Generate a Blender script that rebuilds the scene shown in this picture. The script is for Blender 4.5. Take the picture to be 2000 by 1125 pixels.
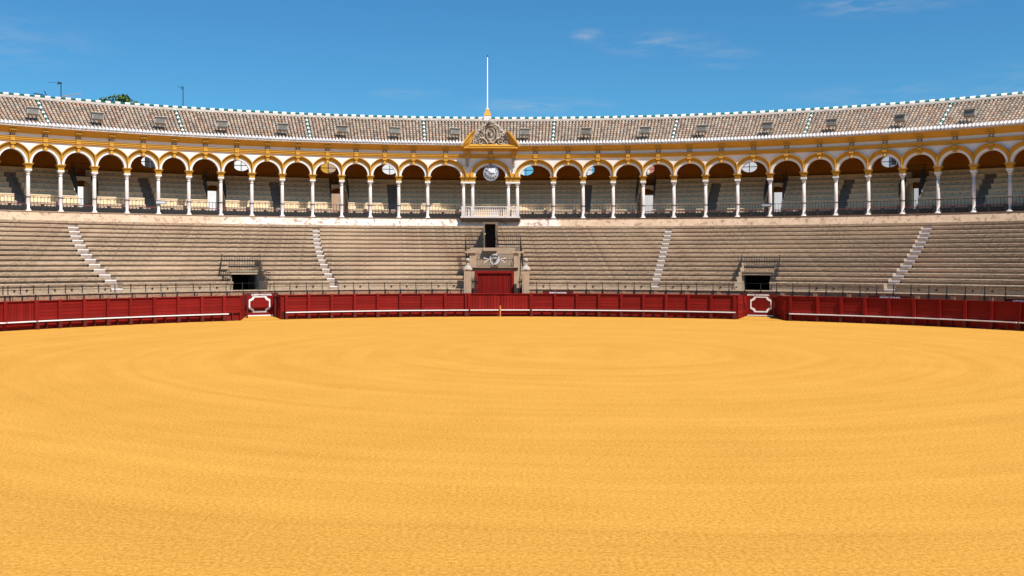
import bpy, math, random
from mathutils import Vector, Matrix
random.seed(7)
sin, cos, pi, rad = math.sin, math.cos, math.pi, math.radians
S = bpy.context.scene
for o in list(bpy.data.objects): bpy.data.objects.remove(o)
COL = S.collection

# ---------------------------------------------------------------- camera, sky, sun, exposure
cam = bpy.data.objects.new('camera', bpy.data.cameras.new('camera')); COL.objects.link(cam)
cam.location = (0, 0, 3.8); cam.rotation_euler = (pi/2, -0.0017, 0)
cam.data.sensor_width = 36; cam.data.lens = 36; cam.data.shift_y = -0.02595
cam.data.clip_start = .1; cam.data.clip_end = 6000
S.camera = cam
SUN_EL, SUN_AZ = rad(57), rad(140.5)           # azimuth clockwise from +Y: behind the camera, to its right
W = bpy.data.worlds.new('World'); S.world = W; W.use_nodes = True
wn, wl = W.node_tree.nodes, W.node_tree.links
wn.clear()
out = wn.new('ShaderNodeOutputWorld'); bg = wn.new('ShaderNodeBackground'); sky = wn.new('ShaderNodeTexSky')
sky.sky_type = 'NISHITA'; sky.sun_disc = False; sky.sun_elevation = SUN_EL; sky.sun_rotation = SUN_AZ
sky.altitude = 0; sky.air_density = 1.0; sky.dust_density = 0.3; sky.ozone_density = 5.0
bg.inputs[1].default_value = 0.054
tc = wn.new('ShaderNodeTexCoord'); mp = wn.new('ShaderNodeMapping'); nz = wn.new('ShaderNodeTexNoise')
mp.inputs['Scale'].default_value = (22, 22, 120); mp.inputs['Location'].default_value = (3.1, .4, 5.2)
nz.inputs['Scale'].default_value = 1.0; nz.inputs['Detail'].default_value = 9; nz.inputs['Roughness'].default_value = .66
cr = wn.new('ShaderNodeValToRGB'); cr.color_ramp.elements[0].position = .40; cr.color_ramp.elements[1].position = .85
cr.color_ramp.elements[0].color = (0, 0, 0, 1); cr.color_ramp.elements[1].color = (.8, .8, .8, 1)
mx = wn.new('ShaderNodeMixRGB'); mx.inputs[2].default_value = (7, 7.4, 8, 1)
mask = None
for (px_c, py_c, wx, wz, k_) in ((1145, 70, .016, .007, .9), (1285, 85, .055, .012, .75), (1420, 112, .03, .010, .5), (1690, 4, .05, .012, 1.0), (1790, 2, .05, .01, .5), (1050, 207, .07, .008, .7), (800, 184, .035, .006, .5), (1740, 180, .09, .010, .4), (-400, 40, .2, .03, .8), (2600, 120, .25, .03, .8)):
    c_ = Vector(((px_c-1000)/2000, 1, (510.6-py_c)/2000)).normalized()
    vs = wn.new('ShaderNodeVectorMath'); vs.operation = 'SUBTRACT'; vs.inputs[1].default_value = c_; wl.new(tc.outputs['Generated'], vs.inputs[0])
    vm = wn.new('ShaderNodeVectorMath'); vm.operation = 'MULTIPLY'; vm.inputs[1].default_value = (1/wx, 1/wx, 1/wz); wl.new(vs.outputs[0], vm.inputs[0])
    vl_ = wn.new('ShaderNodeVectorMath'); vl_.operation = 'LENGTH'; wl.new(vm.outputs[0], vl_.inputs[0])
    ms = wn.new('ShaderNodeMapRange'); ms.inputs[1].default_value = 1.25; ms.inputs[2].default_value = .1; ms.inputs[3].default_value = 0; ms.inputs[4].default_value = k_; wl.new(vl_.outputs['Value'], ms.inputs[0])
    if mask is None: mask = ms.outputs[0]
    else:
        mm_ = wn.new('ShaderNodeMath'); mm_.operation = 'MAXIMUM'; wl.new(mask, mm_.inputs[0]); wl.new(ms.outputs[0], mm_.inputs[1]); mask = mm_.outputs[0]
tint = wn.new('ShaderNodeMixRGB'); tint.blend_type = 'MULTIPLY'; tint.inputs[0].default_value = 1; tint.inputs[2].default_value = (.53, 1.19, 1.46, 1)
wl.new(tc.outputs['Generated'], mp.inputs[0]); wl.new(mp.outputs[0], nz.inputs[0]); wl.new(nz.outputs[0], cr.inputs[0])
cm_ = wn.new('ShaderNodeMath'); cm_.operation = 'MULTIPLY'; wl.new(cr.outputs[0], cm_.inputs[0]); wl.new(mask, cm_.inputs[1]); wl.new(cm_.outputs[0], mx.inputs[0]); wl.new(sky.outputs[0], tint.inputs[1]); wl.new(tint.outputs[0], mx.inputs[1]); wl.new(mx.outputs[0], bg.inputs[0]); wl.new(bg.outputs[0], out.inputs[0])
sd = bpy.data.lights.new('sun', 'SUN'); sd.energy = 5.0; sd.angle = rad(.53); sd.color = (1, .955, .89)
so = bpy.data.objects.new('sun', sd); COL.objects.link(so)
SV = Vector((sin(SUN_AZ)*cos(SUN_EL), cos(SUN_AZ)*cos(SUN_EL), sin(SUN_EL)))
so.rotation_euler = SV.to_track_quat('Z', 'Y').to_euler()
S.view_settings.view_transform = 'Standard'; S.view_settings.look = 'None'
S.view_settings.exposure = 0.55; S.view_settings.gamma = 1; S.view_settings.use_curve_mapping = False

# ---------------------------------------------------------------- materials
def mat(name, c1, c2=None, scale=3.0, rough=.8, bump=0.0, bscale=None, stretch=None, detail=6, spec=.3, metal=0, lo=.35, hi=.65, c3=None, s3=.5, t3=(.55, .62), island=None, bdist=.02):
    m = bpy.data.materials.new(name); m.use_nodes = True
    n, l = m.node_tree.nodes, m.node_tree.links
    b = n['Principled BSDF']; b.inputs['Roughness'].default_value = rough; b.inputs['Metallic'].default_value = metal
    b.inputs['Specular IOR Level'].default_value = spec
    if c2 is None and bump == 0 and island is None:
        b.inputs['Base Color'].default_value = (*c1, 1); return m
    t = n.new('ShaderNodeTexCoord'); mpn = n.new('ShaderNodeMapping'); l.new(t.outputs['Object'], mpn.inputs[0])
    if stretch: mpn.inputs['Scale'].default_value = stretch
    z = n.new('ShaderNodeTexNoise'); z.inputs['Scale'].default_value = scale; z.inputs['Detail'].default_value = detail; z.inputs['Roughness'].default_value = .62
    l.new(mpn.outputs[0], z.inputs[0])
    r = n.new('ShaderNodeValToRGB'); r.color_ramp.elements[0].position = lo; r.color_ramp.elements[1].position = hi
    r.color_ramp.elements[0].color = (*c1, 1); r.color_ramp.elements[1].color = (*(c2 or c1), 1)
    l.new(z.outputs[0], r.inputs[0]); col = r.outputs[0]
    if c3:
        z3 = n.new('ShaderNodeTexNoise'); z3.inputs['Scale'].default_value = s3; z3.inputs['Detail'].default_value = 8; z3.inputs['Roughness'].default_value = .7
        l.new(t.outputs['Object'], z3.inputs[0])
        r3 = n.new('ShaderNodeValToRGB'); r3.color_ramp.elements[0].position = t3[0]; r3.color_ramp.elements[1].position = t3[1]
        l.new(z3.outputs[0], r3.inputs[0])
        mm = n.new('ShaderNodeMixRGB'); mm.inputs[2].default_value = (*c3, 1); l.new(r3.outputs[0], mm.inputs[0]); l.new(col, mm.inputs[1]); col = mm.outputs[0]
    if name == 'red_paint':
        oi = n.new('ShaderNodeObjectInfo'); rr_ = n.new('ShaderNodeMapRange'); rr_.inputs[3].default_value = .80; rr_.inputs[4].default_value = 1.12; l.new(oi.outputs['Random'], rr_.inputs[0])
        vm = n.new('ShaderNodeVectorMath'); vm.operation = 'SCALE'; l.new(col, vm.inputs[0]); l.new(rr_.outputs[0], vm.inputs['Scale']); col = vm.outputs[0]
    if island:
        g = n.new('ShaderNodeNewGeometry'); ri = n.new('ShaderNodeValToRGB'); ri.color_ramp.interpolation = 'LINEAR'
        el = ri.color_ramp.elements
        while len(el) < len(island): el.new(.5)
        for i, c in enumerate(island): el[i].position = i/(len(island)-1); el[i].color = (*c, 1)
        l.new(g.outputs['Random Per Island'], ri.inputs[0])
        mm = n.new('ShaderNodeMixRGB'); mm.blend_type = 'MULTIPLY'; mm.inputs[0].default_value = 1
        l.new(col, mm.inputs[1]); l.new(ri.outputs[0], mm.inputs[2]); col = mm.outputs[0]
    l.new(col, b.inputs['Base Color'])
    if bump:
        zb = n.new('ShaderNodeTexNoise'); zb.inputs['Scale'].default_value = bscale or scale*4; zb.inputs['Detail'].default_value = 5
        l.new(mpn.outputs[0], zb.inputs[0])
        bp = n.new('ShaderNodeBump'); bp.inputs['Strength'].default_value = bump; bp.inputs['Distance'].default_value = bdist
        l.new(zb.outputs[0], bp.inputs['Height']); l.new(bp.outputs[0], b.inputs['Normal'])
    return m

M = {}
M['white'] = mat('white_plaster', (.74, .725, .70), (.64, .62, .60), 1.6, .8, lo=.3, hi=.8)
M['white2'] = mat('white_paint', (.82, .81, .80), (.70, .68, .66), 6, .6)
M['ochre'] = mat('ochre_plaster', (.56, .285, .034), (.48, .24, .028), 1.2, .8, lo=.3, hi=.7)
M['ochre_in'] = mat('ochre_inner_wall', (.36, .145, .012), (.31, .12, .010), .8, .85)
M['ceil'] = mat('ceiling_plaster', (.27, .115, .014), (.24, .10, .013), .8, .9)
M['red'] = mat('red_paint', (.205, .0095, .006), (.165, .007, .005), 2.2, .65, .15, 30, (1, 1, 6), spec=.12, c3=(.225, .016, .012), s3=1.3, t3=(.5, .75))
M['red_dark'] = mat('red_paint_dark', (.105, .009, .005), (.08, .007, .004), 3, .7)  # darker red: shade below the step put into the colour; also the sign boards
M['step_w'] = mat('white_step_paint', (.84, .83, .82), (.74, .70, .68), 5, .5)
M['iron'] = mat('black_iron', (.018, .017, .018), rough=.5, spec=.4)
M['iron_r'] = mat('red_brown_rail', (.16, .03, .025), rough=.6)
M['marble'] = mat('pale_marble', (.55, .475, .43), (.66, .60, .56), 2.5, .5, lo=.3, hi=.7, c3=(.46, .36, .32), s3=1.1, t3=(.5, .8))
M['cream'] = mat('cream_bench_plaster', (.72, .56, .37), (.64, .49, .31), 1.4, .8)
M['cream_dark'] = mat('dark_stair_paint', (.34, .28, .235), (.26, .21, .18), 2, .85)
M['stone'] = mat('buff_stone', (.44, .31, .21), (.36, .25, .165), 2.5, .9, .3, 14)
M['stone_l'] = mat('pale_carved_stone', (.54, .45, .36), (.34, .28, .22), 3.2, .9, .5, 16, c3=(.14, .115, .095), s3=2.6, t3=(.48, .62))  # dark blotches paint the shade in the carving's recesses
M['stone_dark'] = mat('shaded_soffit_and_marks', (.20, .145, .10), (.12, .09, .065), 1.5, .95)  # soffit and lintel shade put into the stone colour; also colours seat marks
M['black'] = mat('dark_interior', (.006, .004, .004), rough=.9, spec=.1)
M['tunnel'] = mat('shaded_tunnel_plaster', (.10, .08, .055), rough=.9)
M['eave'] = mat('white_lime_tile_ends', (.66, .64, .63), (.42, .39, .38), 4, .7)
M['mortar'] = mat('roof_mortar', (.40, .35, .31), (.28, .24, .21), 2, .95)
M['under'] = mat('shadowed_channel_tile', (.15, .115, .09), (.11, .085, .07), 2, .95)
M['tile'] = mat('clay_roof_tile', (1, 1, 1), (.74, .72, .70), 2.4, .85, island=[(.22, .17, .135), (.40, .29, .21), (.33, .285, .245), (.46, .345, .245), (.43, .25, .165), (.27, .22, .18), (.50, .385, .28), (.38, .32, .27)], c3=(.38, .35, .32), s3=.7, t3=(.55, .8))
M['tile_g'] = mat('green_glazed_tile', (.02, .13, .09), (.012, .09, .06), 4, .25, spec=.6)
M['tile_w'] = mat('white_glazed_tile', (.82, .82, .81), (.70, .70, .69), 4, .3, spec=.5)
M['grey_metal'] = mat('weathered_lamp_housing', (.34, .31, .27), (.24, .22, .19), 5, .6)
M['lamp_glass'] = mat('dusty_lamp_glass', (.16, .145, .12), (.10, .09, .075), 4, .25, spec=.6)
M['clock'] = mat('clock_enamel', (.50, .52, .56), rough=.4)
M['clock_rim'] = mat('clock_rim_paint', (.22, .25, .33), rough=.4)
M['plaque'] = mat('blue_black_plaque', (.10, .10, .13), (.05, .05, .08), 8, .4)
M['plaque_s'] = mat('plaque_surround', (.20, .14, .08), rough=.8)
M['wood'] = mat('raw_pine', (.62, .30, .10), (.5, .23, .07), 6, .7)
M['finial_stone'] = mat('grey_finial_stone', (.40, .35, .295), (.30, .26, .215), 5, .8)
M['pole'] = mat('white_pole_paint', (.72, .73, .76), rough=.4)
M['glass'] = mat('dark_window_glass', (.03, .035, .04), rough=.1, spec=.8)
M['pink'] = mat('salmon_brick', (.50, .20, .15), (.42, .16, .12), 2, .9)
M['silver'] = mat('polished_metal', (.52, .50, .50), rough=.45, metal=.25)
M['silver_d'] = mat('dark_bronze', (.10, .09, .08), rough=.4, metal=.5)
M['blind'] = mat('shutter_grey', (.30, .33, .36), rough=.7)

# brick of the stands: bricks-on-edge are finer than a pixel, so grain, joints and stains stay in the material
def brick_mat(name, base, base2, dark, joint, red=None, white=0.0):
    m = bpy.data.materials.new(name); m.use_nodes = True
    n, l = m.node_tree.nodes, m.node_tree.links; b = n['Principled BSDF']; b.inputs['Roughness'].default_value = .92; b.inputs['Specular IOR Level'].default_value = .2
    uv = n.new('ShaderNodeUVMap'); t = n.new('ShaderNodeTexCoord')
    br = n.new('ShaderNodeTexBrick'); br.offset = .5
    br.inputs['Color1'].default_value = (*base, 1); br.inputs['Color2'].default_value = (*base2, 1); br.inputs['Mortar'].default_value = (*joint, 1)
    br.inputs['Scale'].default_value = 1; br.inputs['Brick Width'].default_value = .26; br.inputs['Row Height'].default_value = .09
    br.inputs['Mortar Size'].default_value = .010; br.inputs['Mortar Smooth'].default_value = .3; br.inputs['Bias'].default_value = 0
    l.new(uv.outputs[0], br.inputs[0])
    cur = br.outputs[0]
    def layer(scale, lo, hi, color, fac, mapping=None, src='uv', detail=6):
        nonlocal cur
        z = n.new('ShaderNodeTexNoise'); z.inputs['Scale'].default_value = scale; z.inputs['Detail'].default_value = detail; z.inputs['Roughness'].default_value = .65
        mpn = n.new('ShaderNodeMapping'); l.new(uv.outputs[0] if src == 'uv' else t.outputs['Object'], mpn.inputs[0])
        if mapping: mpn.inputs['Scale'].default_value = mapping
        l.new(mpn.outputs[0], z.inputs[0])
        r = n.new('ShaderNodeValToRGB'); r.color_ramp.elements[0].position = lo; r.color_ramp.elements[1].position = hi
        r.color_ramp.elements[0].color = (0, 0, 0, 1); r.color_ramp.elements[1].color = (fac, fac, fac, 1); l.new(z.outputs[0], r.inputs[0])
        mm = n.new('ShaderNodeMixRGB'); mm.inputs[2].default_value = (*color, 1); l.new(r.outputs[0], mm.inputs[0]); l.new(cur, mm.inputs[1]); cur = mm.outputs[0]
    layer(1.0, .42, .68, dark, .45, (1.6, 12, 1))
    layer(1.0, .50, .58, dark, .65, (4.5, 9, 1), detail=3)
    if red: layer(.16, .52, .66, red, .32, None, 'obj')
    layer(.09, .50, .70, (base[0]*1.25, base[1]*1.28, base[2]*1.32), .5, None, 'obj')
    if white: layer(1.0, .69, .74, (.72, .68, .64), white, (2.6, 5, 1), detail=2)
    oi = n.new('ShaderNodeObjectInfo'); rr_ = n.new('ShaderNodeMapRange'); rr_.inputs[3].default_value = .88; rr_.inputs[4].default_value = 1.06; l.new(oi.outputs['Random'], rr_.inputs[0])
    vm = n.new('ShaderNodeVectorMath'); vm.operation = 'SCALE'; l.new(cur, vm.inputs[0]); l.new(rr_.outputs[0], vm.inputs['Scale']); l.new(vm.outputs[0], b.inputs['Base Color'])
    return m
M['brick'] = brick_mat('worn_seat_brick', (.48, .345, .225), (.36, .25, .16), (.14, .095, .06), (.35, .26, .19), red=(.34, .19, .13), white=.75)
M['brick_red'] = brick_mat('red_wall_brick', (.43, .20, .11), (.33, .15, .08), (.16, .09, .06), (.40, .30, .22), red=(.30, .13, .08))
M['brick_pale'] = brick_mat('pale_riser_stone', (.42, .325, .22), (.38, .29, .20), (.26, .18, .12), (.38, .31, .23))
M['parapet'] = mat('stained_parapet_lime', (.50, .355, .235), (.40, .28, .185), .9, .9, lo=.35, hi=.7, c3=(.52, .36, .26), s3=.5, t3=(.50, .70))
def parapet_patches():
    m = M['parapet']; n, l = m.node_tree.nodes, m.node_tree.links; b = n['Principled BSDF']
    src = b.inputs['Base Color'].links[0].from_socket; t = n.new('ShaderNodeTexCoord')
    z = n.new('ShaderNodeTexNoise'); z.inputs['Scale'].default_value = 2.6; z.inputs['Detail'].default_value = 7; z.inputs['Roughness'].default_value = .75
    l.new(t.outputs['Object'], z.inputs[0])
    r = n.new('ShaderNodeValToRGB'); r.color_ramp.elements[0].position = .53; r.color_ramp.elements[1].position = .58; r.color_ramp.elements[0].color = (0, 0, 0, 1)
    r.color_ramp.elements[1].color = (.85, .85, .85, 1); l.new(z.outputs[0], r.inputs[0])
    mm = n.new('ShaderNodeMixRGB'); mm.inputs[2].default_value = (.24, .15, .10, 1)
    l.new(r.outputs[0], mm.inputs[0])
    # limewashed stretch left of the balcony and a fresh patch right of it
    sx = n.new('ShaderNodeSeparateXYZ'); l.new(t.outputs['Object'], sx.inputs[0])
    w = n.new('ShaderNodeTexNoise'); w.inputs['Scale'].default_value = 1.1; w.inputs['Detail'].default_value = 7; w.inputs['Roughness'].default_value = .7; l.new(t.outputs['Object'], w.inputs[0])
    cr = n.new('ShaderNodeValToRGB'); e = cr.color_ramp.elements; e[0].position = 0; e[0].color = (.3, .3, .3, 1); e[1].position = 1; e[1].color = (.15, .15, .15, 1)
    for p_, v_ in ((.22, .3), (.27, .78), (.40, .85), (.475, .75), (.515, .75), (.54, .85), (.548, .30), (.8, .25)):
        x_ = e.new(p_); x_.color = (v_, v_, v_, 1)
    mr = n.new('ShaderNodeMapRange'); mr.inputs[1].default_value = -45; mr.inputs[2].default_value = 45; l.new(sx.outputs[0], mr.inputs[0]); l.new(mr.outputs[0], cr.inputs[0])
    ad = n.new('ShaderNodeMath'); ad.operation = 'ADD'; l.new(cr.outputs[0], ad.inputs[0]); l.new(w.outputs[0], ad.inputs[1])
    th = n.new('ShaderNodeMapRange'); th.inputs[1].default_value = 1.0; th.inputs[2].default_value = 1.3; th.inputs[4].default_value = .85; l.new(ad.outputs[0], th.inputs[0])
    m2 = n.new('ShaderNodeMixRGB'); m2.inputs[2].default_value = (.66, .58, .51, 1); l.new(th.outputs[0], m2.inputs[0]); l.new(src, m2.inputs[1])
    l.new(m2.outputs[0], mm.inputs[1]); l.new(mm.outputs[0], b.inputs['Base Color'])
parapet_patches()
M['step'] = mat('worn_stair_cement', (.38, .30, .24), (.27, .20, .16), 5, .9)

def sand_mat(name, k=1.0):
    m = bpy.data.materials.new(name); m.use_nodes = True
    n, l = m.node_tree.nodes, m.node_tree.links; b = n['Principled BSDF']; b.inputs['Roughness'].default_value = 1; b.inputs['Specular IOR Level'].default_value = .1
    t = n.new('ShaderNodeTexCoord'); sub = n.new('ShaderNodeVectorMath'); sub.operation = 'SUBTRACT'; sub.inputs[1].default_value = (3.2, 42.8, 0)
    l.new(t.outputs['Object'], sub.inputs[0])
    ln = n.new('ShaderNodeVectorMath'); ln.operation = 'LENGTH'; l.new(sub.outputs[0], ln.inputs[0])
    # raking rings: noise along the radius, drifting slowly round the ring
    wob = n.new('ShaderNodeTexNoise'); wob.inputs['Scale'].default_value = .12; wob.inputs['Detail'].default_value = 2; l.new(t.outputs['Object'], wob.inputs[0])
    ws = n.new('ShaderNodeMath'); ws.operation = 'MULTIPLY_ADD'; ws.inputs[1].default_value = 1.6; l.new(wob.outputs[0], ws.inputs[0]); l.new(ln.outputs['Value'], ws.inputs[2])
    cb = n.new('ShaderNodeCombineXYZ'); l.new(ws.outputs[0], cb.inputs[0])
    nv = n.new('ShaderNodeVectorMath'); nv.operation = 'NORMALIZE'; l.new(sub.outputs[0], nv.inputs[0]); s2 = n.new('ShaderNodeSeparateXYZ'); l.new(nv.outputs[0], s2.inputs[0])
    for kx, oi in ((1, 0), (2, 1)):
        am = n.new('ShaderNodeMath'); am.operation = 'MULTIPLY'; am.inputs[1].default_value = .5; l.new(s2.outputs[oi], am.inputs[0]); l.new(am.outputs[0], cb.inputs[kx])
    def noise(src, sc, det=4, ro=.6):
        z = n.new('ShaderNodeTexNoise'); z.inputs['Scale'].default_value = sc; z.inputs['Detail'].default_value = det; z.inputs['Roughness'].default_value = ro; l.new(src, z.inputs[0]); return z.outputs[0]
    def ramp(src, a, c, v0, v1):
        r = n.new('ShaderNodeMapRange'); r.inputs[1].default_value = a; r.inputs[2].default_value = c; r.inputs[3].default_value = v0; r.inputs[4].default_value = v1; l.new(src, r.inputs[0]); return r.outputs[0]
    rings = noise(cb.outputs[0], 1.25, 5, .68)
    patch = noise(t.outputs['Object'], .35, 5, .6)
    grain = noise(t.outputs['Object'], 15, 6, .9)
    f1 = ramp(rings, .32, .68, -.10, .10); f2 = ramp(patch, .3, .7, -.07, .07); f3 = ramp(grain, .42, .58, -.42, .42)
    a1 = n.new('ShaderNodeMath'); a1.operation = 'ADD'; l.new(f1, a1.inputs[0]); l.new(f2, a1.inputs[1])
    a2 = n.new('ShaderNodeMath'); a2.operation = 'ADD'; l.new(a1.outputs[0], a2.inputs[0]); l.new(f3, a2.inputs[1])
    a3 = n.new('ShaderNodeMath'); a3.operation = 'ADD'; a3.inputs[1].default_value = .5; l.new(a2.outputs[0], a3.inputs[0])
    c = n.new('ShaderNodeMixRGB'); l.new(a3.outputs[0], c.inputs[0]); c.use_clamp = False
    c.inputs[1].default_value = (.36*k, .158*k, .018*k, 1); c.inputs[2].default_value = (.60*k, .318*k, .062*k, 1)
    # scattered dark and pale pebbles
    v = n.new('ShaderNodeTexVoronoi'); v.inputs['Scale'].default_value = 2.2; l.new(t.outputs['Object'], v.inputs[0])
    pr = n.new('ShaderNodeMath'); pr.operation = 'LESS_THAN'; pr.inputs[1].default_value = .035; l.new(v.outputs['Distance'], pr.inputs[0])
    pc = n.new('ShaderNodeMixRGB'); l.new(v.outputs['Color'], pc.inputs[0]); pc.inputs[1].default_value = (.12, .06, .02, 1); pc.inputs[2].default_value = (.9, .75, .5, 1)
    pm = n.new('ShaderNodeMath'); pm.operation = 'MULTIPLY'; pm.inputs[1].default_value = .45; l.new(pr.outputs[0], pm.inputs[0])
    cm = n.new('ShaderNodeMixRGB'); l.new(pm.outputs[0], cm.inputs[0]); l.new(c.outputs[0], cm.inputs[1]); l.new(pc.outputs[0], cm.inputs[2])
    l.new(cm.outputs[0], b.inputs['Base Color'])
    hb = noise(t.outputs['Object'], 30, 7, .9)
    hm = n.new('ShaderNodeMath'); hm.operation = 'MULTIPLY'; l.new(hb, hm.inputs[0]); l.new(ramp(rings, .35, .62, 1.15, .72), hm.inputs[1])
    hs = n.new('ShaderNodeMath'); hs.operation = 'MULTIPLY_ADD'; hs.inputs[1].default_value = .04; l.new(rings, hs.inputs[0]); l.new(hm.outputs[0], hs.inputs[2])
    bp = n.new('ShaderNodeBump'); bp.inputs['Strength'].default_value = .6; bp.inputs['Distance'].default_value = .02
    l.new(hs.outputs[0], bp.inputs['Height']); l.new(bp.outputs[0], b.inputs['Normal'])
    return m
M['sand'] = sand_mat('albero_sand'); M['sand2'] = sand_mat('darker_albero_sand', .90)  # second sand is the same mix in a slightly darker tone, for the ramps
M['earth'] = mat('town_ground', (.30, .27, .24), (.24, .22, .19), .2, .95)
M['leaf'] = mat('tree_leaves', (.09, .15, .025), (.05, .09, .015), .8, .7, island=[(.6, .7, .6), (1.3, 1.2, 1), (.8, .9, .8)])
M['bark'] = mat('bark', (.10, .07, .05), (.07, .05, .035), 5, .9)

# ---------------------------------------------------------------- mesh helpers
class MB:
    """collects shapes; local frame: x along, y outward (away from the arena), z up"""
    def __init__(s): s.v = []; s.f = []; s.m = []; s.uv = []; s.has_uv = False; s.sm = []
    def quad(s, pts, mi=0, uv=None, sm=False):
        i = len(s.v); s.v += [tuple(p) for p in pts]; s.f.append(tuple(range(i, i+len(pts)))); s.m.append(mi); s.sm.append(sm)
        if uv: s.has_uv = True
        s.uv += list(uv) if uv else [(0, 0)]*len(pts)
    def box(s, c, d, mi=0, rz=0, R=None):
        hx, hy, hz = d[0]/2, d[1]/2, d[2]/2; c = Vector(c)
        rot = R if R is not None else Matrix.Rotation(rz, 3, 'Z')
        p = [c + rot @ Vector((x*hx, y*hy, z*hz)) for x in (-1, 1) for y in (-1, 1) for z in (-1, 1)]
        i = len(s.v); s.v += [tuple(a) for a in p]
        for f in ((0, 1, 3, 2), (4, 6, 7, 5), (0, 4, 5, 1), (2, 3, 7, 6), (0, 2, 6, 4), (1, 5, 7, 3)):
            s.f.append(tuple(i+a for a in f)); s.m.append(mi); s.sm.append(False); s.uv += [(0, 0)]*4
    def bar(s, a, b, w=.03, mi=0, h=None):
        a, b = Vector(a), Vector(b); d = b-a; L = d.length
        if L < 1e-6: return
        q = d.to_track_quat('Z', 'Y').to_matrix()
        s.box((a+b)/2, (w, h or w, L), mi, R=q)
    def tube(s, pts, r, n=6, mi=0, cap=False):
        pts = [Vector(p) for p in pts]; rs = r if isinstance(r, (list, tuple)) else [r]*len(pts)
        base = len(s.v); pn = None
        for k, p in enumerate(pts):
            d = (pts[min(k+1, len(pts)-1)] - pts[max(k-1, 0)]).normalized()
            up = Vector((0, 1, 0)) if abs(d.y) < .9 else Vector((1, 0, 0))
            a = d.cross(up).normalized(); b2 = d.cross(a).normalized()
            for j in range(n):
                t = 2*pi*j/n; s.v.append(tuple(p + (a*cos(t) + b2*sin(t))*rs[k]))
        for k in range(len(pts)-1):
            for j in range(n):
                s.f.append((base+k*n+j, base+k*n+(j+1) % n, base+(k+1)*n+(j+1) % n, base+(k+1)*n+j)); s.m.append(mi); s.sm.append(True); s.uv += [(0, 0)]*4
        if cap:
            for k in (0, len(pts)-1):
                s.f.append(tuple(base+k*n+j for j in range(n))); s.m.append(mi); s.sm.append(False); s.uv += [(0, 0)]*n
    def lathe(s, prof, c=(0, 0, 0), n=14, mi=0, square=False):
        base = len(s.v); rot0 = pi/4 if square else 0; kk = math.sqrt(2) if square else 1
        if square: n = 4
        for r, z in prof:
            for j in range(n):
                t = 2*pi*j/n + rot0; s.v.append((c[0]+r*kk*cos(t), c[1]+r*kk*sin(t), c[2]+z))
        for k in range(len(prof)-1):
            for j in range(n):
                s.f.append((base+k*n+j, base+k*n+(j+1) % n, base+(k+1)*n+(j+1) % n, base+(k+1)*n+j)); s.m.append(mi); s.sm.append(not square); s.uv += [(0, 0)]*4
        for k in (0, len(prof)-1):
            s.f.append(tuple(base+k*n+j for j in range(n))); s.m.append(mi); s.sm.append(False); s.uv += [(0, 0)]*n
    def blob(s, c, r, mi=0, n=8, sq=(1, 1, 1)):
        prof = [(max(r*sin(pi*k/6), .001), -r*cos(pi*k/6)*sq[2]) for k in range(7)]
        b0 = len(s.v); s.lathe(prof, (0, 0, 0), n, mi)
        for i in range(b0, len(s.v)):
            x, y, z = s.v[i]; s.v[i] = (c[0]+x*sq[0], c[1]+y*sq[1], c[2]+z)
    def mesh(s, name, mats):
        me = bpy.data.meshes.new(name); me.from_pydata(s.v, [], s.f)
        for m in (mats if isinstance(mats, (list, tuple)) else [mats]): me.materials.append(m)
        me.polygons.foreach_set('material_index', s.m); me.polygons.foreach_set('use_smooth', s.sm)
        if s.has_uv:
            l = me.uv_layers.new(name='UVMap')
            l.data.foreach_set('uv', [x for p in s.uv for x in p])
        me.update(); return me
    def obj(s, name, mats, parent=None, loc=None, rz=0, smooth_fix=False):
        return mkobj(name, s.mesh(name, mats), parent, loc, rz)
def mkobj(name, me, parent=None, loc=None, rz=0, scale=None):
    o = bpy.data.objects.new(name, me); COL.objects.link(o)
    if loc is not None: o.location = loc
    if rz: o.rotation_euler = (0, 0, rz)
    if scale: o.scale = scale
    if parent is not None: o.parent = parent
    return o
def thing(name, label, cat, loc=(0, 0, 0), rz=0, group=None):
    o = bpy.data.objects.new(name, None); COL.objects.link(o); o.location = loc; o.rotation_euler = (0, 0, rz); o.empty_display_size = .2
    return tag(o, label, cat, group)
def tag(o, label, cat, group=None):
    o['label'] = label; o['category'] = cat
    if group: o['group'] = group
    return o
def struct(o): o['kind'] = 'structure'; return o
def copy_tree(o, parent=None):
    c = o.copy(); COL.objects.link(c)
    if parent is not None: c.parent = parent
    for ch in [x for x in o.children]: copy_tree(ch, c)
    return c
def text_mesh(txt, size, depth=.01, bold=0):
    cu = bpy.data.curves.new('lettering', 'FONT'); cu.body = txt; cu.size = size; cu.align_x = 'CENTER'; cu.align_y = 'CENTER'; cu.extrude = depth/2; cu.offset = bold; cu.resolution_u = 2
    o = bpy.data.objects.new('lettering', cu); COL.objects.link(o)
    bpy.context.view_layer.update()
    me = bpy.data.meshes.new_from_object(o.evaluated_get(bpy.context.evaluated_depsgraph_get()))
    bpy.data.objects.remove(o)
    me.transform(Matrix.Rotation(pi/2, 4, 'X')); return me

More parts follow.
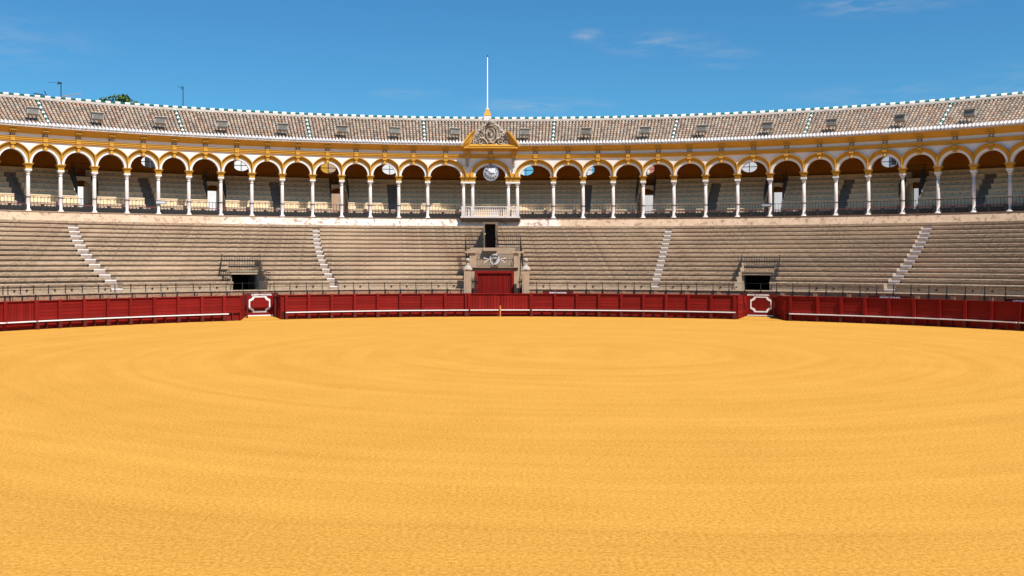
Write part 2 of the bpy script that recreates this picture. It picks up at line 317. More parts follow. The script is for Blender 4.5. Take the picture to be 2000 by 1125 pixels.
# ---------------------------------------------------------------- the rings in plan
BC = (1.06, 37.23, 33.42)                        # barrier circle (cx, cy, R)
CC = (-.76, 28.78, 55.37)                        # column circle
def ring(q): return tuple(BC[i] + (CC[i]-BC[i])*q for i in range(3)) if q <= 1 else (CC[0], CC[1], CC[2] + (q-1)*13.5)
def qm(m): return m/13.5                          # metres (on the axis) to ring parameter
def P(q, th, z=0.0):
    cx, cy, R = ring(q); return Vector((cx + R*sin(th), cy + R*cos(th), z))
def CP(off, th, z=0.0): return Vector((CC[0] + (CC[2]+off)*sin(th), CC[1] + (CC[2]+off)*cos(th), z))
def BP(off, th, z=0.0): return Vector((BC[0] + (BC[2]+off)*sin(th), BC[1] + (BC[2]+off)*cos(th), z))
def TH(px, q):                                    # bearing on ring q of a direction measured in the photograph
    cx, cy, R = ring(q); k = (px-1000)/2000
    A = 1+k*k; B = -2*(k*cx+cy); C = cx*cx+cy*cy-R*R
    Y = (-B+math.sqrt(max(B*B-4*A*C, 0)))/(2*A); return math.atan2(k*Y-cx, Y-cy)
TMAX = rad(72)
def arc(a, b, step=rad(1.2)):
    n = max(1, int(math.ceil(abs(b-a)/step))); return [a+(b-a)*i/n for i in range(n+1)]
def sweep(mb, prof, ths, pf=P, mis=None, cap0=None, cap1=None, sm=False):
    """prof: [(q or offset, z)], from the arena outward and up"""
    vl = [0]
    for a, b in zip(prof, prof[1:]):
        s = 13.5 if pf is P else 1; vl.append(vl[-1] + math.hypot((b[0]-a[0])*s, b[1]-a[1]))
    R = (ring(prof[0][0])[2] if pf is P else (CC[2] if pf is CP else BC[2]))
    for i in range(len(prof)-1):
        for a, b in zip(ths, ths[1:]):
            mb.quad([pf(prof[i][0], a, prof[i][1]), pf(prof[i][0], b, prof[i][1]), pf(prof[i+1][0], b, prof[i+1][1]), pf(prof[i+1][0], a, prof[i+1][1])],
                    mis[i] if mis else 0, [(a*R, vl[i]), (b*R, vl[i]), (b*R, vl[i+1]), (a*R, vl[i+1])], sm)
def capat(mb, prof, th, pf=P, mi=0, flip=False):
    pts = [pf(q, th, z) for q, z in prof]; uv = [(q*13.5 if pf is P else q, z) for q, z in prof]
    if flip: pts.reverse(); uv.reverse()
    mb.quad(pts, mi, uv)
def boxring(mb, q0, q1, z0, z1, ths, pf=CP, mi=0, caps=True):
    prof = [(q0, z0), (q0, z1), (q1, z1), (q1, z0), (q0, z0)]
    sweep(mb, prof, ths, pf, [mi]*4)
    if caps: capat(mb, prof[:4], ths[0], pf, mi, True); capat(mb, prof[:4], ths[-1], pf, mi)

# ---------------------------------------------------------------- ground and sand
mb = MB(); mb.quad([(-900, -900, -.25), (900, -900, -.25), (900, 900, -.25), (-900, 900, -.25)])
struct(mb.obj('ground', M['earth']))
mb = MB(); ths = [2*pi*i/96 for i in range(96)]
mb.quad([(0 + 58*sin(-t), 32 + 46*cos(-t), 0) for t in ths])
struct(mb.obj('sand', M['sand']))

# ---------------------------------------------------------------- arena barrier
barrier = thing('barrier_fence', 'long curved deep red wooden barrier with a white step round the sand', 'barrier')
ZT = 1.6; ZS = .49
left_edges = [-150, -96, -42, 9]; g0 = [9, 69]
seg1 = [69, 113.5, 162, 208, 252, 299, 346, 392, 439]
seg2 = [557, 601, 646, 691, 736, 780, 824, 868, 912]
seg3 = [1037, 1083, 1125.5, 1169, 1212.5, 1256, 1300, 1344, 1388, 1437]
seg4 = [1543, 1596, 1642, 1688, 1735, 1784, 1834, 1884, 1936, 1991]
unit = {}
def unit_plank(nm, sy, sz, m):
    if nm not in unit:
        b = MB(); b.box((0, 0, 0), (1, sy, sz)); unit[nm] = b.mesh(nm, m)
    return unit[nm]
NPL = 5; ph = (ZT-.03-ZS-.06)/NPL
planks_made = 0
def panel(a, b, vertical=0, zt=ZT):
    """one flat bay of the barrier between two bearings"""
    global planks_made
    p0, p1 = BP(0, a), BP(0, b); mid = (p0+p1)/2; d = p1-p0; L = d.length; rz = math.atan2(d.y, d.x)
    bk = MB(); bk.box((0, .075, (zt+ZS)/2), (L, .03, zt-ZS-.02)); bk.box((0, .03, zt-.022), (L, .16, .045)); bk.box((0, .16, ZS/2), (L, .03, ZS))
    bk.box((0, .13, .035), (L, .05, .07), 1)
    pn = bk.obj('barrier_panel', [M['red'], M['red_dark']], barrier, mid, rz)
    if vertical:
        w = (L-.06)/vertical
        for i in range(vertical):
            o = mkobj('plank', unit_plank('upright_plank', .04, zt-.05-ZS, M['red']), pn, (-L/2+.03+w*(i+.5), .035+random.uniform(-.005, .005), (zt-.05+ZS)/2), 0, (w-.016, 1, 1))
        return pn
    for i in range(NPL):
        o = mkobj('plank', unit_plank('level_plank', .04, ph-.014, M['red']), pn, (0, .04+random.uniform(-.009, .009), ZS+.03+ph*(i+.5)), 0, (L-.02, 1, 1))
        o.rotation_euler = (random.uniform(-.012, .012), random.uniform(-.002, .002), 0)
    b2 = MB(); b2.box((0, .06, ZS/2), (.07, .16, ZS)); b2.obj('step_bracket', M['red_dark'], pn, (0, 0, 0))
    return pn
post_mb = MB(); post_mb.box((0, -.045, (ZT+ZS)/2+.01), (.17, .13, ZT-ZS+.02)); post_me = post_mb.mesh('post', M['red'])
foot_mb = MB(); foot_mb.box((0, -.08, ZS/2-.03), (.2, .22, ZS-.06)); foot_me = foot_mb.mesh('foot', M['red_dark'])
def post(a, foot=True, off=.06):
    p = BP(0, a); o = mkobj('post', post_me, barrier, BP(0, a+off/33.4), -a)
    if foot: mkobj('post_foot', foot_me, barrier, BP(0, a+off/33.4), -a)
def step(a, b):
    m = MB(); boxring(m, -.22, -.02, ZS-.06, ZS-.005, arc(a, b), BP); m.obj('step_rail', M['step_w'], barrier)
def run(px, vertical=0):
    t = [TH(x, 0) for x in px]
    for a, b in zip(t, t[1:]): panel(a, b, vertical)
    return t
for a, b in zip(left_edges, left_edges[1:]): run([a, b], 8)
run(g0, 10)
for s in (seg1, seg2, seg3, seg4):
    t = run(s)
    for a in t[:-1]: post(a)
    post(t[-1], off=-.06)
ext = [1991, 2048, 2110, 2180, 2260]; t = run(ext); [post(a) for a in t]
run([439, 470]); run([549, 557]); run([1437, 1441]); run([1514.5+14, 1543])
run([912, 916.5]); run([916.5, 976.8], 10); run([976.8, 1037], 10)
for x in (9, 69, 916.5, 1037): post(TH(x, 0), False, 0)
for a, b in ((-40, 8), (11, 67), (71, 445), (557, 915), (918.5, 975), (978.5, 1035), (1039, 1437), (1543, 1989), (1993, 2250)):
    step(TH(a, 0), TH(b, 0))
# recessed shields with the white emblem, wings and sand ramp
def emblem_mesh(w, h, st):
    c = .26
    def outline(k):
        W2, H2 = w/2-k, h/2-k; pts = []
        cc = c + k*.35
        for sx, sz in ((1, 1), (1, -1), (-1, -1), (-1, 1)):
            seq = [(W2-cc, H2), (W2-cc*.82, H2-cc*.42), (W2-cc*.42, H2-cc*.70), (W2, H2-cc*.86)]
            q = [(sx*a, sz*b) for a, b in seq]
            if sx*sz < 0: q.reverse()
            pts += q
        return pts
    o, i = outline(0), outline(st); m = MB(); n = len(o)
    for k in range(n):
        j = (k+1) % n
        m.quad([(o[k][0], -.015, o[k][1]), (o[j][0], -.015, o[j][1]), (i[j][0], -.015, i[j][1]), (i[k][0], -.015, i[k][1])])
        m.quad([(o[k][0], 0, o[k][1]), (o[j][0], 0, o[j][1]), (o[j][0], -.015, o[j][1]), (o[k][0], -.015, o[k][1])])
        m.quad([(i[k][0], 0, i[k][1]), (i[j][0], 0, i[j][1]), (i[j][0], -.015, i[j][1]), (i[k][0], -.015, i[k][1])])
    return m.mesh('white_emblem', M['step_w'])
def niche(x0, x1, xl, xr, label, zb=.2):
    """x0..x1 shield edges, xl, xr outer ends of the wings (all read off the photograph)"""
    rec = 1.15
    q = qm(rec); a, b = TH(x0, q), TH(x1, q); p0, p1 = P(q, a), P(q, b)
    d = p1-p0; L = d.length; rz = math.atan2(d.y, d.x); mid = (p0+p1)/2
    th = thing('entrance_shield', label, 'gate panel', mid, rz)
    m = MB(); m.box((0, .08, (1.62+zb)/2), (L, .05, 1.62-zb)); m.box((L/2-.05, -.01, (1.65+zb)/2), (.09, .12, 1.65-zb)); m.box((-L/2+.05, -.01, (1.65+zb)/2), (.09, .12, 1.65-zb))
    m.obj('frame', M['red'], th)
    hh = (1.6-zb-.06)/5
    for i in range(5):
        mkobj('plank', unit_plank('shield_plank', .04, hh-.012, M['red']), th, (0, .035+random.uniform(-.004, .004), zb+.06+hh*(i+.5)), 0, (L-.2, 1, 1))
    m = MB(); m.box((0, -.03, zb+.03), (L-.06, .12, .06)); m.obj('sill', M['step_w'], th)
    mkobj('white_emblem', emblem_mesh(1.42, 1.06, .085), th, (0, .012, .97))
    # wings, parts of the barrier
    for xa, pa, sgn in ((xl, p0, -1), (xr, p1, 1)):
        w0 = BP(0, TH(xa, 0)); dd = (pa-w0); Lw = dd.length
        A, B2 = (w0, pa) if sgn < 0 else (pa, w0); dv = B2-A; r = math.atan2(dv.y, dv.x)
        m = MB(); m.box((0, .03, .8), (Lw, .05, 1.6)); pn = m.obj('barrier_wing', M['red'], barrier, (A+B2)/2, r)
        for i in range(5):
            mkobj('plank', unit_plank('wing_plank', .03, .29, M['red']), pn, (0, -.01+random.uniform(-.004, .004), .05+.31*(i+.5)), 0, (Lw-.03, 1, 1))
    # ramp of sand
    f0, f1 = BP(-.35, TH(xl, 0)), BP(-.35, TH(xr, 0)); m = MB(); e0, e1 = p0+Vector((0, .02, 0)), p1+Vector((0, .02, 0)); e0.z = e1.z = zb; f0.z = f1.z = .006
    b0, b1 = BP(0, TH(xl, 0), .006), BP(0, TH(xr, 0), .006)
    g0_, g1_ = (f0+(b0-f0)*.1), (f1+(b1-f1)*.1)
    mm0 = f0.lerp(f1, .12); mm1 = f0.lerp(f1, .88)
    m.quad([mm0, mm1, e1, e0]); m.quad([b0, mm0, e0]); m.quad([mm1, b1, e1])
    struct(m.obj('sand_ramp', M['sand2']))
    return th
niche(480, 534, 470, 549, 'red shield with white eight sided outline in the lit barrier left of the central gate')
niche(1459, 1514, 1441, 1533, 'red shield with white eight sided outline in the shaded barrier to the right')
# brown red boards lettered in white, standing in the passage just behind the barrier
def sign(xc, wpx, txt, label, tsz=.16, z=1.63, toff=0):
    q = qm(.55); a = TH(xc, q); p = P(q, a); w = wpx*p.y/2000
    t = thing('sign_board', label, 'sign', (p.x, p.y, 0), -a)
    m = MB(); m.box((0, .03, z+.02), (w, .05, .22)); m.box((w/2-.14, .0, z-.02), (.28, .1, .2)); m.obj('board', M['red_dark'], t)
    mkobj('lettering', text_mesh(txt, tsz, .01, .006), t, (toff, -.005, z+.005)).data.materials.append(M['step_w'])
    m = MB(); [m.box((sx*w*.42, .06, .78), (.08, .08, 1.55)) for sx in (-1, 1)]; m.obj('leg', M['red_dark'], t)
sign(511, 66, 'CUERPO NACIONAL', 'low red board with white capitals above the left white outlined shield', .145, 1.60)
sign(1090, 60, 'PRENSA NACIONAL', 'low red board with white capitals just right of the central gate', .135, 1.62)
sign(1481, 72, 'SERVICIO DE ENFERMERIA', 'low red board with white capitals above the right white outlined shield', .125, 1.60)
sign(1738, 84, 'SERVICIO DE PLAZA', 'low red board with white capitals above the shaded barrier far right', .14, 1.60)
sign(2000, 76, 'SERVICIO DE PLAZA', 'low red board cut by the right edge of the picture', .14, 1.60)
a = TH(977, 0); m = MB(); m.box((0, -.33, .38), (.07, .05, .78)); o = m.obj('wooden_stake', M['wood'], None, BP(0, a), -a)
tag(o, 'short raw wood stake upright against the middle of the central double gate', 'stake')

# ---------------------------------------------------------------- seating stand
stand = thing('seating_stand', 'sweeping brick grandstand of stepped seat rows between barrier and arcade', 'grandstand')
NR = 14; Q0 = qm(73.2-70.65); DQ = qm(.78); Z0 = 2.43; DZ = 4.25/13
QW = qm(1.62); ZW = 1.87                         # front wall of the stand
rq = [Q0+DQ*k for k in range(NR+1)]; rz_ = [Z0+DZ*k for k in range(NR)]
stairs = [((141, 446), (228, 556), .36), ((617, 452), (651, 556), .275), ((1307, 453), (1280, 553), .275), ((1812, 447), (1738, 558), .37)]
def stair_th(s, k):
    tb, tt = TH(s[1][0], rq[0]), TH(s[0][0], rq[13]); f = k/13
    return tb+(tt-tb)*f
voms = [(489.5, 478, 4), (1469, 1482, 4)]
VH = rad(0)                                       # set below
def vom_th(v, k): tb, tt = TH(v[0], rq[0]), TH(v[1], rq[4]); return tb+(tt-tb)*k/4
VW = 1.17
GX = (913, 1022)
def cuts(k):
    c = []
    for s in stairs:
        if k == 13: continue
        t = stair_th(s, k); w = s[2]/ring(rq[k])[2]; c.append((t-w, t+w, 'stair', s))
    for v in voms:
        if k < 5: t = vom_th(v, k); w = VW/ring(rq[k])[2]; c.append((t-w, t+w, 'vom', v))
    if k <= 5: c.append((TH(GX[0], rq[k]), TH(GX[1], rq[k]), 'gate', None))
    elif k <= 6: c.append((TH(926, rq[k]), TH(1006, rq[k]), 'gate', None))
    elif k <= 12: c.append((TH(944, rq[k]), TH(971, rq[k]), 'gate', None))
    return sorted(c, key=lambda x: x[0])
def row_profile(k):
    q, z = rq[k], rz_[k]; zb = (rz_[k-1] if k else ZW); h = z-zb; q2 = rq[k+1] if k < NR-1 else rq[k]+qm(.45)
    n = qm(.095); c = qm(.03)
    if k == 0: return [(q+n*.3, zb), (q+n*.3, zb+h*.36), (q+n*.1, zb+h*.40), (q+n*.2, z-.17), (q-n*.3, z-.15), (q-n*.3, z-.025), (q-n*.3+c, z), (q2+n, z)], [3, 3, 2, 2, 0, 0, 1]
    return [(q+n, zb), (q+n, z-.20), (q, z-.185), (q, z-.03), (q+c, z), (q2+n, z)], [2, 2, 0, 1, 1]
stair_i = 0
for k in range(NR):
    prof, mis = row_profile(k); cs = cuts(k); a = -TMAX
    segs = []
    for c in cs: segs.append((a, c[0], 0)); a = c[1]
    segs.append((a, TMAX, 0))
    q2 = prof[-1][0]
    capprof = prof + [(q2, .4), (prof[0][0], .4)]
    for i, (s0, s1, _) in enumerate(segs):
        m = MB(); sweep(m, prof, arc(s0, s1), P, mis)
        capat(m, capprof, s0, P, 3, True); capat(m, capprof, s1, P, 3)
        m.obj('bench_row', [M['brick'], M['brick'], M['brick'], M['brick_pale']], stand)
stand_top_q = rq[13]+qm(.45)
for s in stairs:
    fl = None
    for k in range(NR-1):
        t = stair_th(s, k); w = s[2]/ring(rq[k])[2]; q = rq[k]; q2 = rq[k+1]; zb = rz_[k-1] if k else ZW; z = rz_[k]; hz = zb+(z-zb)*.52
        if k == 0: hz = zb+.20
        qm_ = q+(q2-q)*.42; n = qm(.055)
        m = MB(); sweep(m, [(q-qm(.03), zb), (q-qm(.03), hz-.05), (q-qm(.03), hz), (q-qm(.03)+qm(.10), hz), (qm_, hz), (qm_, z), (q2+n, z)], arc(t-w, t+w), P, [0, 1, 1, 0, 0, 0])
        m.obj('stair_step', [M['step'], M['step_w']], stand)
# front wall, ledge, pilasters
m = MB(); gate_a, gate_b = TH(912, QW), TH(1029, QW)
for a, b in ((-TMAX, gate_a), (gate_b, TMAX)):
    m = MB(); sweep(m, [(QW, 0), (QW, ZW-.055), (QW-qm(.05), ZW-.05), (QW-qm(.05), ZW-.01), (QW, ZW), (rq[0]+qm(.05), ZW)], arc(a, b), P, [0, 1, 1, 1, 1])
    capat(m, [(QW, 0), (QW, ZW), (rq[0]+.01, ZW), (rq[0]+.01, 0)], b if b == gate_a else a, P, 0, b != gate_a)
    m.obj('front_wall', [M['brick_red'], M['brick']], stand)

postx = [-60, -28, 5, 14.7, 39, 65, 94, 127, 160, 192, 224, 255, 284, 314, 343, 377, 410, 441, 473, 505, 535, 566, 598, 629, 660, 690, 720, 751, 781, 812, 843, 873, 900, 1029.5, 1048, 1074, 1109, 1145, 1177, 1208, 1239, 1271, 1301, 1331, 1361, 1393, 1424, 1455, 1486, 1517, 1549, 1581, 1614, 1647, 1680, 1713, 1746, 1780, 1815, 1850, 1886, 1924, 1965, 2006, 2050, 2095]
pil = MB(); pil.box((0, -.06, ZW/2-.07), (.24, .14, ZW-.14)); pilm = pil.mesh('pilaster', mat('pilaster_brick', (.36, .21, .13), (.26, .14, .09), 7, .9))
for i in range(1, len(postx)-1, 2):
    if 905 < postx[i] < 1035: continue
    a = TH(postx[i], QW)+.35/33.; p = P(QW, a); mkobj('pilaster', pilm, stand, p, -a)
# drain holes on the first seat wall
m = MB()
for i, x in enumerate(postx[3:-3]):
    if i % 3 == 2 or 905 < x < 1040 or 440 < x < 530 or 1430 < x < 1520: continue
    a = TH(x+14, rq[0]); p = P(rq[0]+qm(.02), a, ZW+.19); m.box(p, (.10, .08, .09), rz=-a)
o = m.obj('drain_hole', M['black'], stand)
# railing along the ledge
rail = thing('front_railing', 'thin black post and cable railing along the ledge above the barrier', 'railing')
pm_ = MB(); pm_.box((0, 0, .24), (.045, .045, .50)); pm_.box((0, 0, .485), (.06, .06, .03)); pm_.box((.035, -.13, -.25), (.085, .07, .5)); pm_.box((.02, -.06, -.01), (.09, .16, .03)); pmesh = pm_.mesh('post', M['iron'])
prev = None
for x in postx:
    a = TH(x, QW+qm(.12)); p = P(QW+qm(.10), a, ZW); mkobj('post', pmesh, rail, p, -a)
    if prev is not None and not (prev[1] < 905 and x > 1000):
        cab = MB(); cab.bar(prev[0]+Vector((0, 0, .47)), p+Vector((0, 0, .47)), .018); cab.obj('cable', M['iron'], rail)
    prev = (p, x)

# vomitories with doorway, lintel, cheek steps and railings
def iron_fence(mb, a, b, z0a, z1a, z0b, z1b, n, w=.022, rails=True, mid=True):
    """bars between two plan points with bottom/top heights at each end"""
    a, b = Vector((a.x, a.y, 0)), Vector((b.x, b.y, 0))
    for i in range(n+1):
        f = i/n; p = a.lerp(b, f); mb.bar(p+Vector((0, 0, z0a+(z0b-z0a)*f)), p+Vector((0, 0, z1a+(z1b-z1a)*f)), w)
    if rails:
        for (u, v) in ((z1a-.03, z1b-.03), (z0a+.05, z0b+.05)) + (((z0a*.45+z1a*.55, z0b*.45+z1b*.55),) if mid else ()):
            mb.bar(a+Vector((0, 0, u)), b+Vector((0, 0, v)), w*1.3)
def vomitory(v, label, rlabel):
    t = thing('stand_entrance', label, 'entrance')
    t0, t4 = vom_th(v, 0), vom_th(v, 4); R0, R4 = ring(rq[0])[2], ring(rq[4])[2]
    w0, w4 = VW/R0, VW/R4; qd = rq[3]; td = vom_th(v, 3); wd = VW/ring(qd)[2]
    def bx(q0, q1, z0, z1, ta, tb, mi, m): boxring(m, q0, q1, z0, z1, [ta, (ta+tb)/2, tb], P, mi)
    m = MB(); bx(qd, qd+qm(.25), 0.4, 2.86, td-wd, td-wd+.10*2*wd, 0, m); m.obj('door_jamb', M['stone'], t)
    m = MB(); bx(qd, qd+qm(.25), .4, 2.86, td+wd-.12*2*wd, td+wd, 0, m); m.obj('door_jamb', M['stone'], t)
    m = MB(); bx(qd-qm(.12), rq[5]+qm(.05), 2.87, 3.13, td-wd, td+wd, 0, m); m.obj('lintel', M['stone'], t)
    m = MB(); bx(qd-qm(.16), qd-qm(.121), 3.06, 3.14, td-wd, td+wd, 0, m); m.obj('lintel_edge', M['brick_pale'], t)
    m = MB(); th_ = [td-wd*.999, td, td+wd*.999]
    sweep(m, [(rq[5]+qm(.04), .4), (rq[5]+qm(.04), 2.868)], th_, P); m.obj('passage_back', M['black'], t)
    m = MB(); sweep(m, [(rq[5]+qm(.03), 3.12), (rq[5]+qm(.03), rz_[4]+.02)], [vom_th(v, 4)-w4*1.05, vom_th(v, 4), vom_th(v, 4)+w4*1.05], P); m.obj('rear_wall', M['brick'], t)
    m = MB(); sweep(m, [(rq[0]-.01, .45), (rq[5], .45)], [td-wd*1.05, td, td+wd*1.05], P); m.obj('passage_floor', M['tunnel'], t)
    # railings: back on row, two raking sides
    r = thing('iron_railing', rlabel, 'railing')
    q5 = rq[4]+qm(.42); A, B = P(q5, t4-w4*1.12), P(q5, t4+w4*1.12)
    m = MB(); iron_fence(m, A, B, 3.50, 4.16, 3.50, 4.16, 15, .024); m.box((A+B)/2+Vector((0, 0, 3.42)), ((B-A).length, .05, .14), rz=-t4); m.obj('back_rail', M['iron'], r)
    for sg in (-1, 1):
        a = P(q5, t4+sg*w4*1.12); b = P(rq[1]+qm(.2), t0+sg*w0*1.12)
        m = MB(); iron_fence(m, a, b, 3.45, 4.16, 2.5, 3.15, 20, .032)
        c = P(rq[0]-qm(.0), t0+sg*w0*1.12); iron_fence(m, b, c, 2.45, 3.15, 1.9, 3.05, 6, .032)
        for p, z in ((a, 4.26), (b, 3.24)): m.blob((p.x, p.y, z), .05); m.bar((p.x, p.y, z-.75), (p.x, p.y, z), .045)
        m.obj('side_rail', M['iron'], r)
vomitory(voms[0], 'dark square doorway cut into the stand left of the central gate', 'black iron railing round the left doorway in the stand')
vomitory(voms[1], 'dark square doorway cut into the stand right of the central gate', 'black iron railing round the right doorway in the stand')

# ---------------------------------------------------------------- central gate in the stand
def LX(px, Y): return (px-1000)*Y/2000
def LZ(py, Y): return 3.8+(510.6-py)*Y/2000
gate = thing('principal_gate', 'stone gateway with wide red plank doors and railed balcony, middle of the stand', 'gateway', (LX(966, 73.2), 73.2, 0))
GXc, GY = gate.location.x, 73.2
def gm(name, mb, mats, par=None): return mb.obj(name, mats, par or gate)
def gx(px, Y=73.2): return LX(px, Y)-GXc
YD = 0.06                                        # door plane, behind gate origin
# door leaves
x0, x1 = gx(931, 73.65), gx(1002, 73.65); zt = LZ(531.5, 73.65)
m = MB(); m.box(((x0+x1)/2, YD+.06, zt/2), (x1-x0, .04, zt)); leaf = gm('door', m, M['red_dark'])
n = 16; w = (x1-x0)/n
pk = MB(); pk.box((0, 0, 0), (w-.02, .05, zt-.06)); pkm = pk.mesh('plank', M['red'])
for i in range(n): mkobj('plank', pkm, leaf, (x0+w*(i+.5), YD+.015+random.uniform(-.005, .005), zt/2))
m = MB(); f0, f1 = gx(928, 73.2), gx(1004, 73.2); zf = LZ(529, 73.2)
m.box(((f0+f1)/2, .06, zf-.09), (f1-f0, .2, .18)); m.box((f0+.09, .06, zf/2-.09), (.18, .2, zf-.18)); m.box((f1-.09, .06, zf/2-.09), (.18, .2, zf-.18)); gm('door_frame', m, M['red'])
# gate body: jamb masses, lintel, balcony floor, piers
m = MB(); zb = LZ(522.5, 73.0)
m.box(((f0+f1)/2+.05, .5, (zf+zb)/2), (gx(1011)-gx(922), 1.0, zb-zf-.012)); gm('lintel', m, M['stone_dark'])
m = MB(); m.box(((f0+f1)/2+.03, .42, zb+.02), (gx(1012)-gx(921), 1.1, .05)); gm('balcony_edge', m, M['stone'])
for xa, xb in ((917, 928), (1004.2, 1015)): m = MB(); m.box((gx((xa+xb)/2), .5, zb/2), (gx(xb)-gx(xa), .98, zb-.02)); gm('jamb', m, M['stone'])
for xa, xb, xc0, xc1 in ((917, 930, 908.5, 930), (1003.5, 1011, 1001, 1023)):
    m = MB(); zc = LZ(495, 73.6); m.box((gx((xa+xb)/2), .35, (zb+zc)/2+.03), (gx(xb)-gx(xa), .8, zc-zb)); m.box((gx((xc0+xc1)/2), .35, zc+.09), (gx(xc1)-gx(xc0), 1.0, .13)); gm('balcony_pier', m, M['stone'])
# side retaining walls of the cut through the rows
for sg, x in ((-1, 914), (1, 1019)):
    m = MB(); 
    for k in range(0, 6):
        y0 = .75*k; m.box((gx(x)+sg*.02*k, .25+y0+.375, (rz_[k])/2-.02), (.22, .74, rz_[k]-.04))
    gm('retaining_wall', m, M['stone'])
# upper platform
yP = 3.3; zP = LZ(484, 76.5)
m = MB(); m.box((gx(967, 77), yP+1.9, zP/2), (gx(1016, 76.5)-gx(918, 76.5), 3.8, zP)); m.box((gx(957, 76), yP-.15, zP-.12), (gx(971, 76)-gx(944, 76), .3, .24)); gm('upper_platform', m, M['stone'])
# upper doorway box
yU = 5.1; YU = 73.2+yU; zU0, zU1 = LZ(484, YU), LZ(434, YU)
xa, xb = LX(943.5, YU)-GXc, LX(971.5, YU)-GXc; da, db = LX(946.8, YU)-GXc, LX(967.5, YU)-GXc; zd = LZ(437.5, YU)
m = MB(); m.box(((xa+da)/2, yU+.5, (zU0+zU1)/2), (da-xa, 1, zU1-zU0)); m.box(((xb+db)/2, yU+.5, (zU0+zU1)/2), (xb-db, 1, zU1-zU0)); m.box(((da+db)/2, yU+.5, (zd+zU1)/2), (db-da, 1, zU1-zd))
m.box(((xa+xb)/2, yU+3, (zU0+zU1)/2), (xb-xa-.02, 4, zU1-zU0-.02))
gm('door_surround', m, M['stone_dark'])
m = MB(); m.box(((da+db)/2, yU+.93, (zU0+zd)/2), (db-da, .05, zd-zU0)); ud = gm('upper_door', m, mat('near_black_door', (.012, .004, .004), rough=.7))
# piers with ball finials
for xc, lab in ((913.5, 0), (1027, 1)):
    Yp = 72.2; px = LX(xc, Yp)-GXc; zt_ = LZ(527.5, Yp)
    m = MB(); m.box((px, Yp-GY, zt_/2), (.5, .5, zt_)); m.box((px, Yp-GY-.255, zt_/2+.15), (.3, .02, zt_-.6)); m.box((px, Yp-GY, zt_+.02), (.58, .58, .06)); pr = gm('pier', m, M['stone'])
    m = MB(); m.lathe([(.33, .05), (.33, .10), (.28, .16), (.20, .27), (.13, .33), (.13, .36), (.09, .40), (.12, .45), (.06, .47), (.06, .55), (.11, .58), (.155, .66), (.16, .72), (.12, .80), (.01, .85)], (px, Yp-GY, zt_), 14); gm('ball_finial', m, M['parapet'] if False else M['finial_stone'], pr)
# railings of the gate
m = MB(); zb0 = zb+.05; zr = LZ(495.5, 73.2)
iron_fence(m, Vector((gx(930), .0, 0)), Vector((gx(1003), .0, 0)), zb0, zr, zb0, zr, 24, .024); gm('balcony_railing', m, M['iron'])
m = MB(); Yr = 76.6
for a, b in ((908, 945), (971, 1016)):
    m = MB(); iron_fence(m, Vector((LX(a, Yr)-GXc, yP+.1, 0)), Vector((LX(b, Yr)-GXc, yP+.1, 0)), zP, LZ(458, Yr), zP, LZ(458, Yr), 12, .024)
    m.box(((LX(a, Yr)+LX(b, Yr))/2-GXc, yP+.7, LZ(477, Yr)), (LX(b, Yr)-LX(a, Yr), .04, .1)); gm('platform_railing', m, M['iron'])
for xt, xb_ in ((908, 912), (1015.5, 1021)):
    m = MB(); a = Vector((LX(xt, 76.6)-GXc, yP+.1, 0)); b = Vector((LX(xb_, 73.6)-GXc, .5, 0)); iron_fence(m, a, b, zP-.1, LZ(457, 76.6), 3.1, LZ(513, 73.6)+.55, 26, .022); gm('raking_railing', m, M['iron'])
for xt in (946, 970):
    m = MB(); a = Vector((LX(xt, 79)-GXc, yU+.6, 0)); b = Vector((LX(xt-(8 if xt < 950 else -3), 77)-GXc, yP+.9, 0)); iron_fence(m, a, b, 5.4, LZ(434, 79), 4.9, LZ(474, 77), 10, .022); gm('raking_railing', m, M['iron'])
brass = mat('brass_knob', (.8, .6, .2), rough=.3, metal=.6)
for x in (946.2, 971): m = MB(); m.blob((LX(x, 76.8)-GXc, yP+1.6, LZ(456.5, 76.8)), .055); gm('lamp_knob', m, brass)
# spiked iron wing gates at the foot
for x, sg in ((926, 1), (1021, -1)):
    m = MB(); xx = LX(x, 72.3)-GXc
    for i in range(9):
        h = LZ(545, 72.3)+.10*sin(i*1.9); xb2 = xx+sg*(-.2+.055*i); m.bar((xb2, -.75-.04*i, 1.2), (xb2, -.75-.04*i, h), .028); m.lathe([(.03, 0), (.001, .1)], (xb2, -.75-.04*i, h), 5)
    m.bar((xx-.2*sg, -.75, LZ(549, 72.3)), (xx+.3*sg, -1.1, LZ(551, 72.3)), .09); m.bar((xx-.2*sg, -.75, 1.75), (xx+.3*sg, -1.1, 1.75), .04)
    for i in range(4):
        pts = [(xx-sg*(.22+.12*i+.1*cos(t*.7)), -.8, LZ(553, 72.3)+.12*sin(t*.7)-.03*i) for t in range(8)]; m.tube(pts, .018, 5)
    gm('iron_wing_gate', m, M['iron'])
    m = MB(); m.box((xx+sg*.03, -.6, .95), (.55, .05, 1.9)); gm('red_wing_door', m, M['red'])
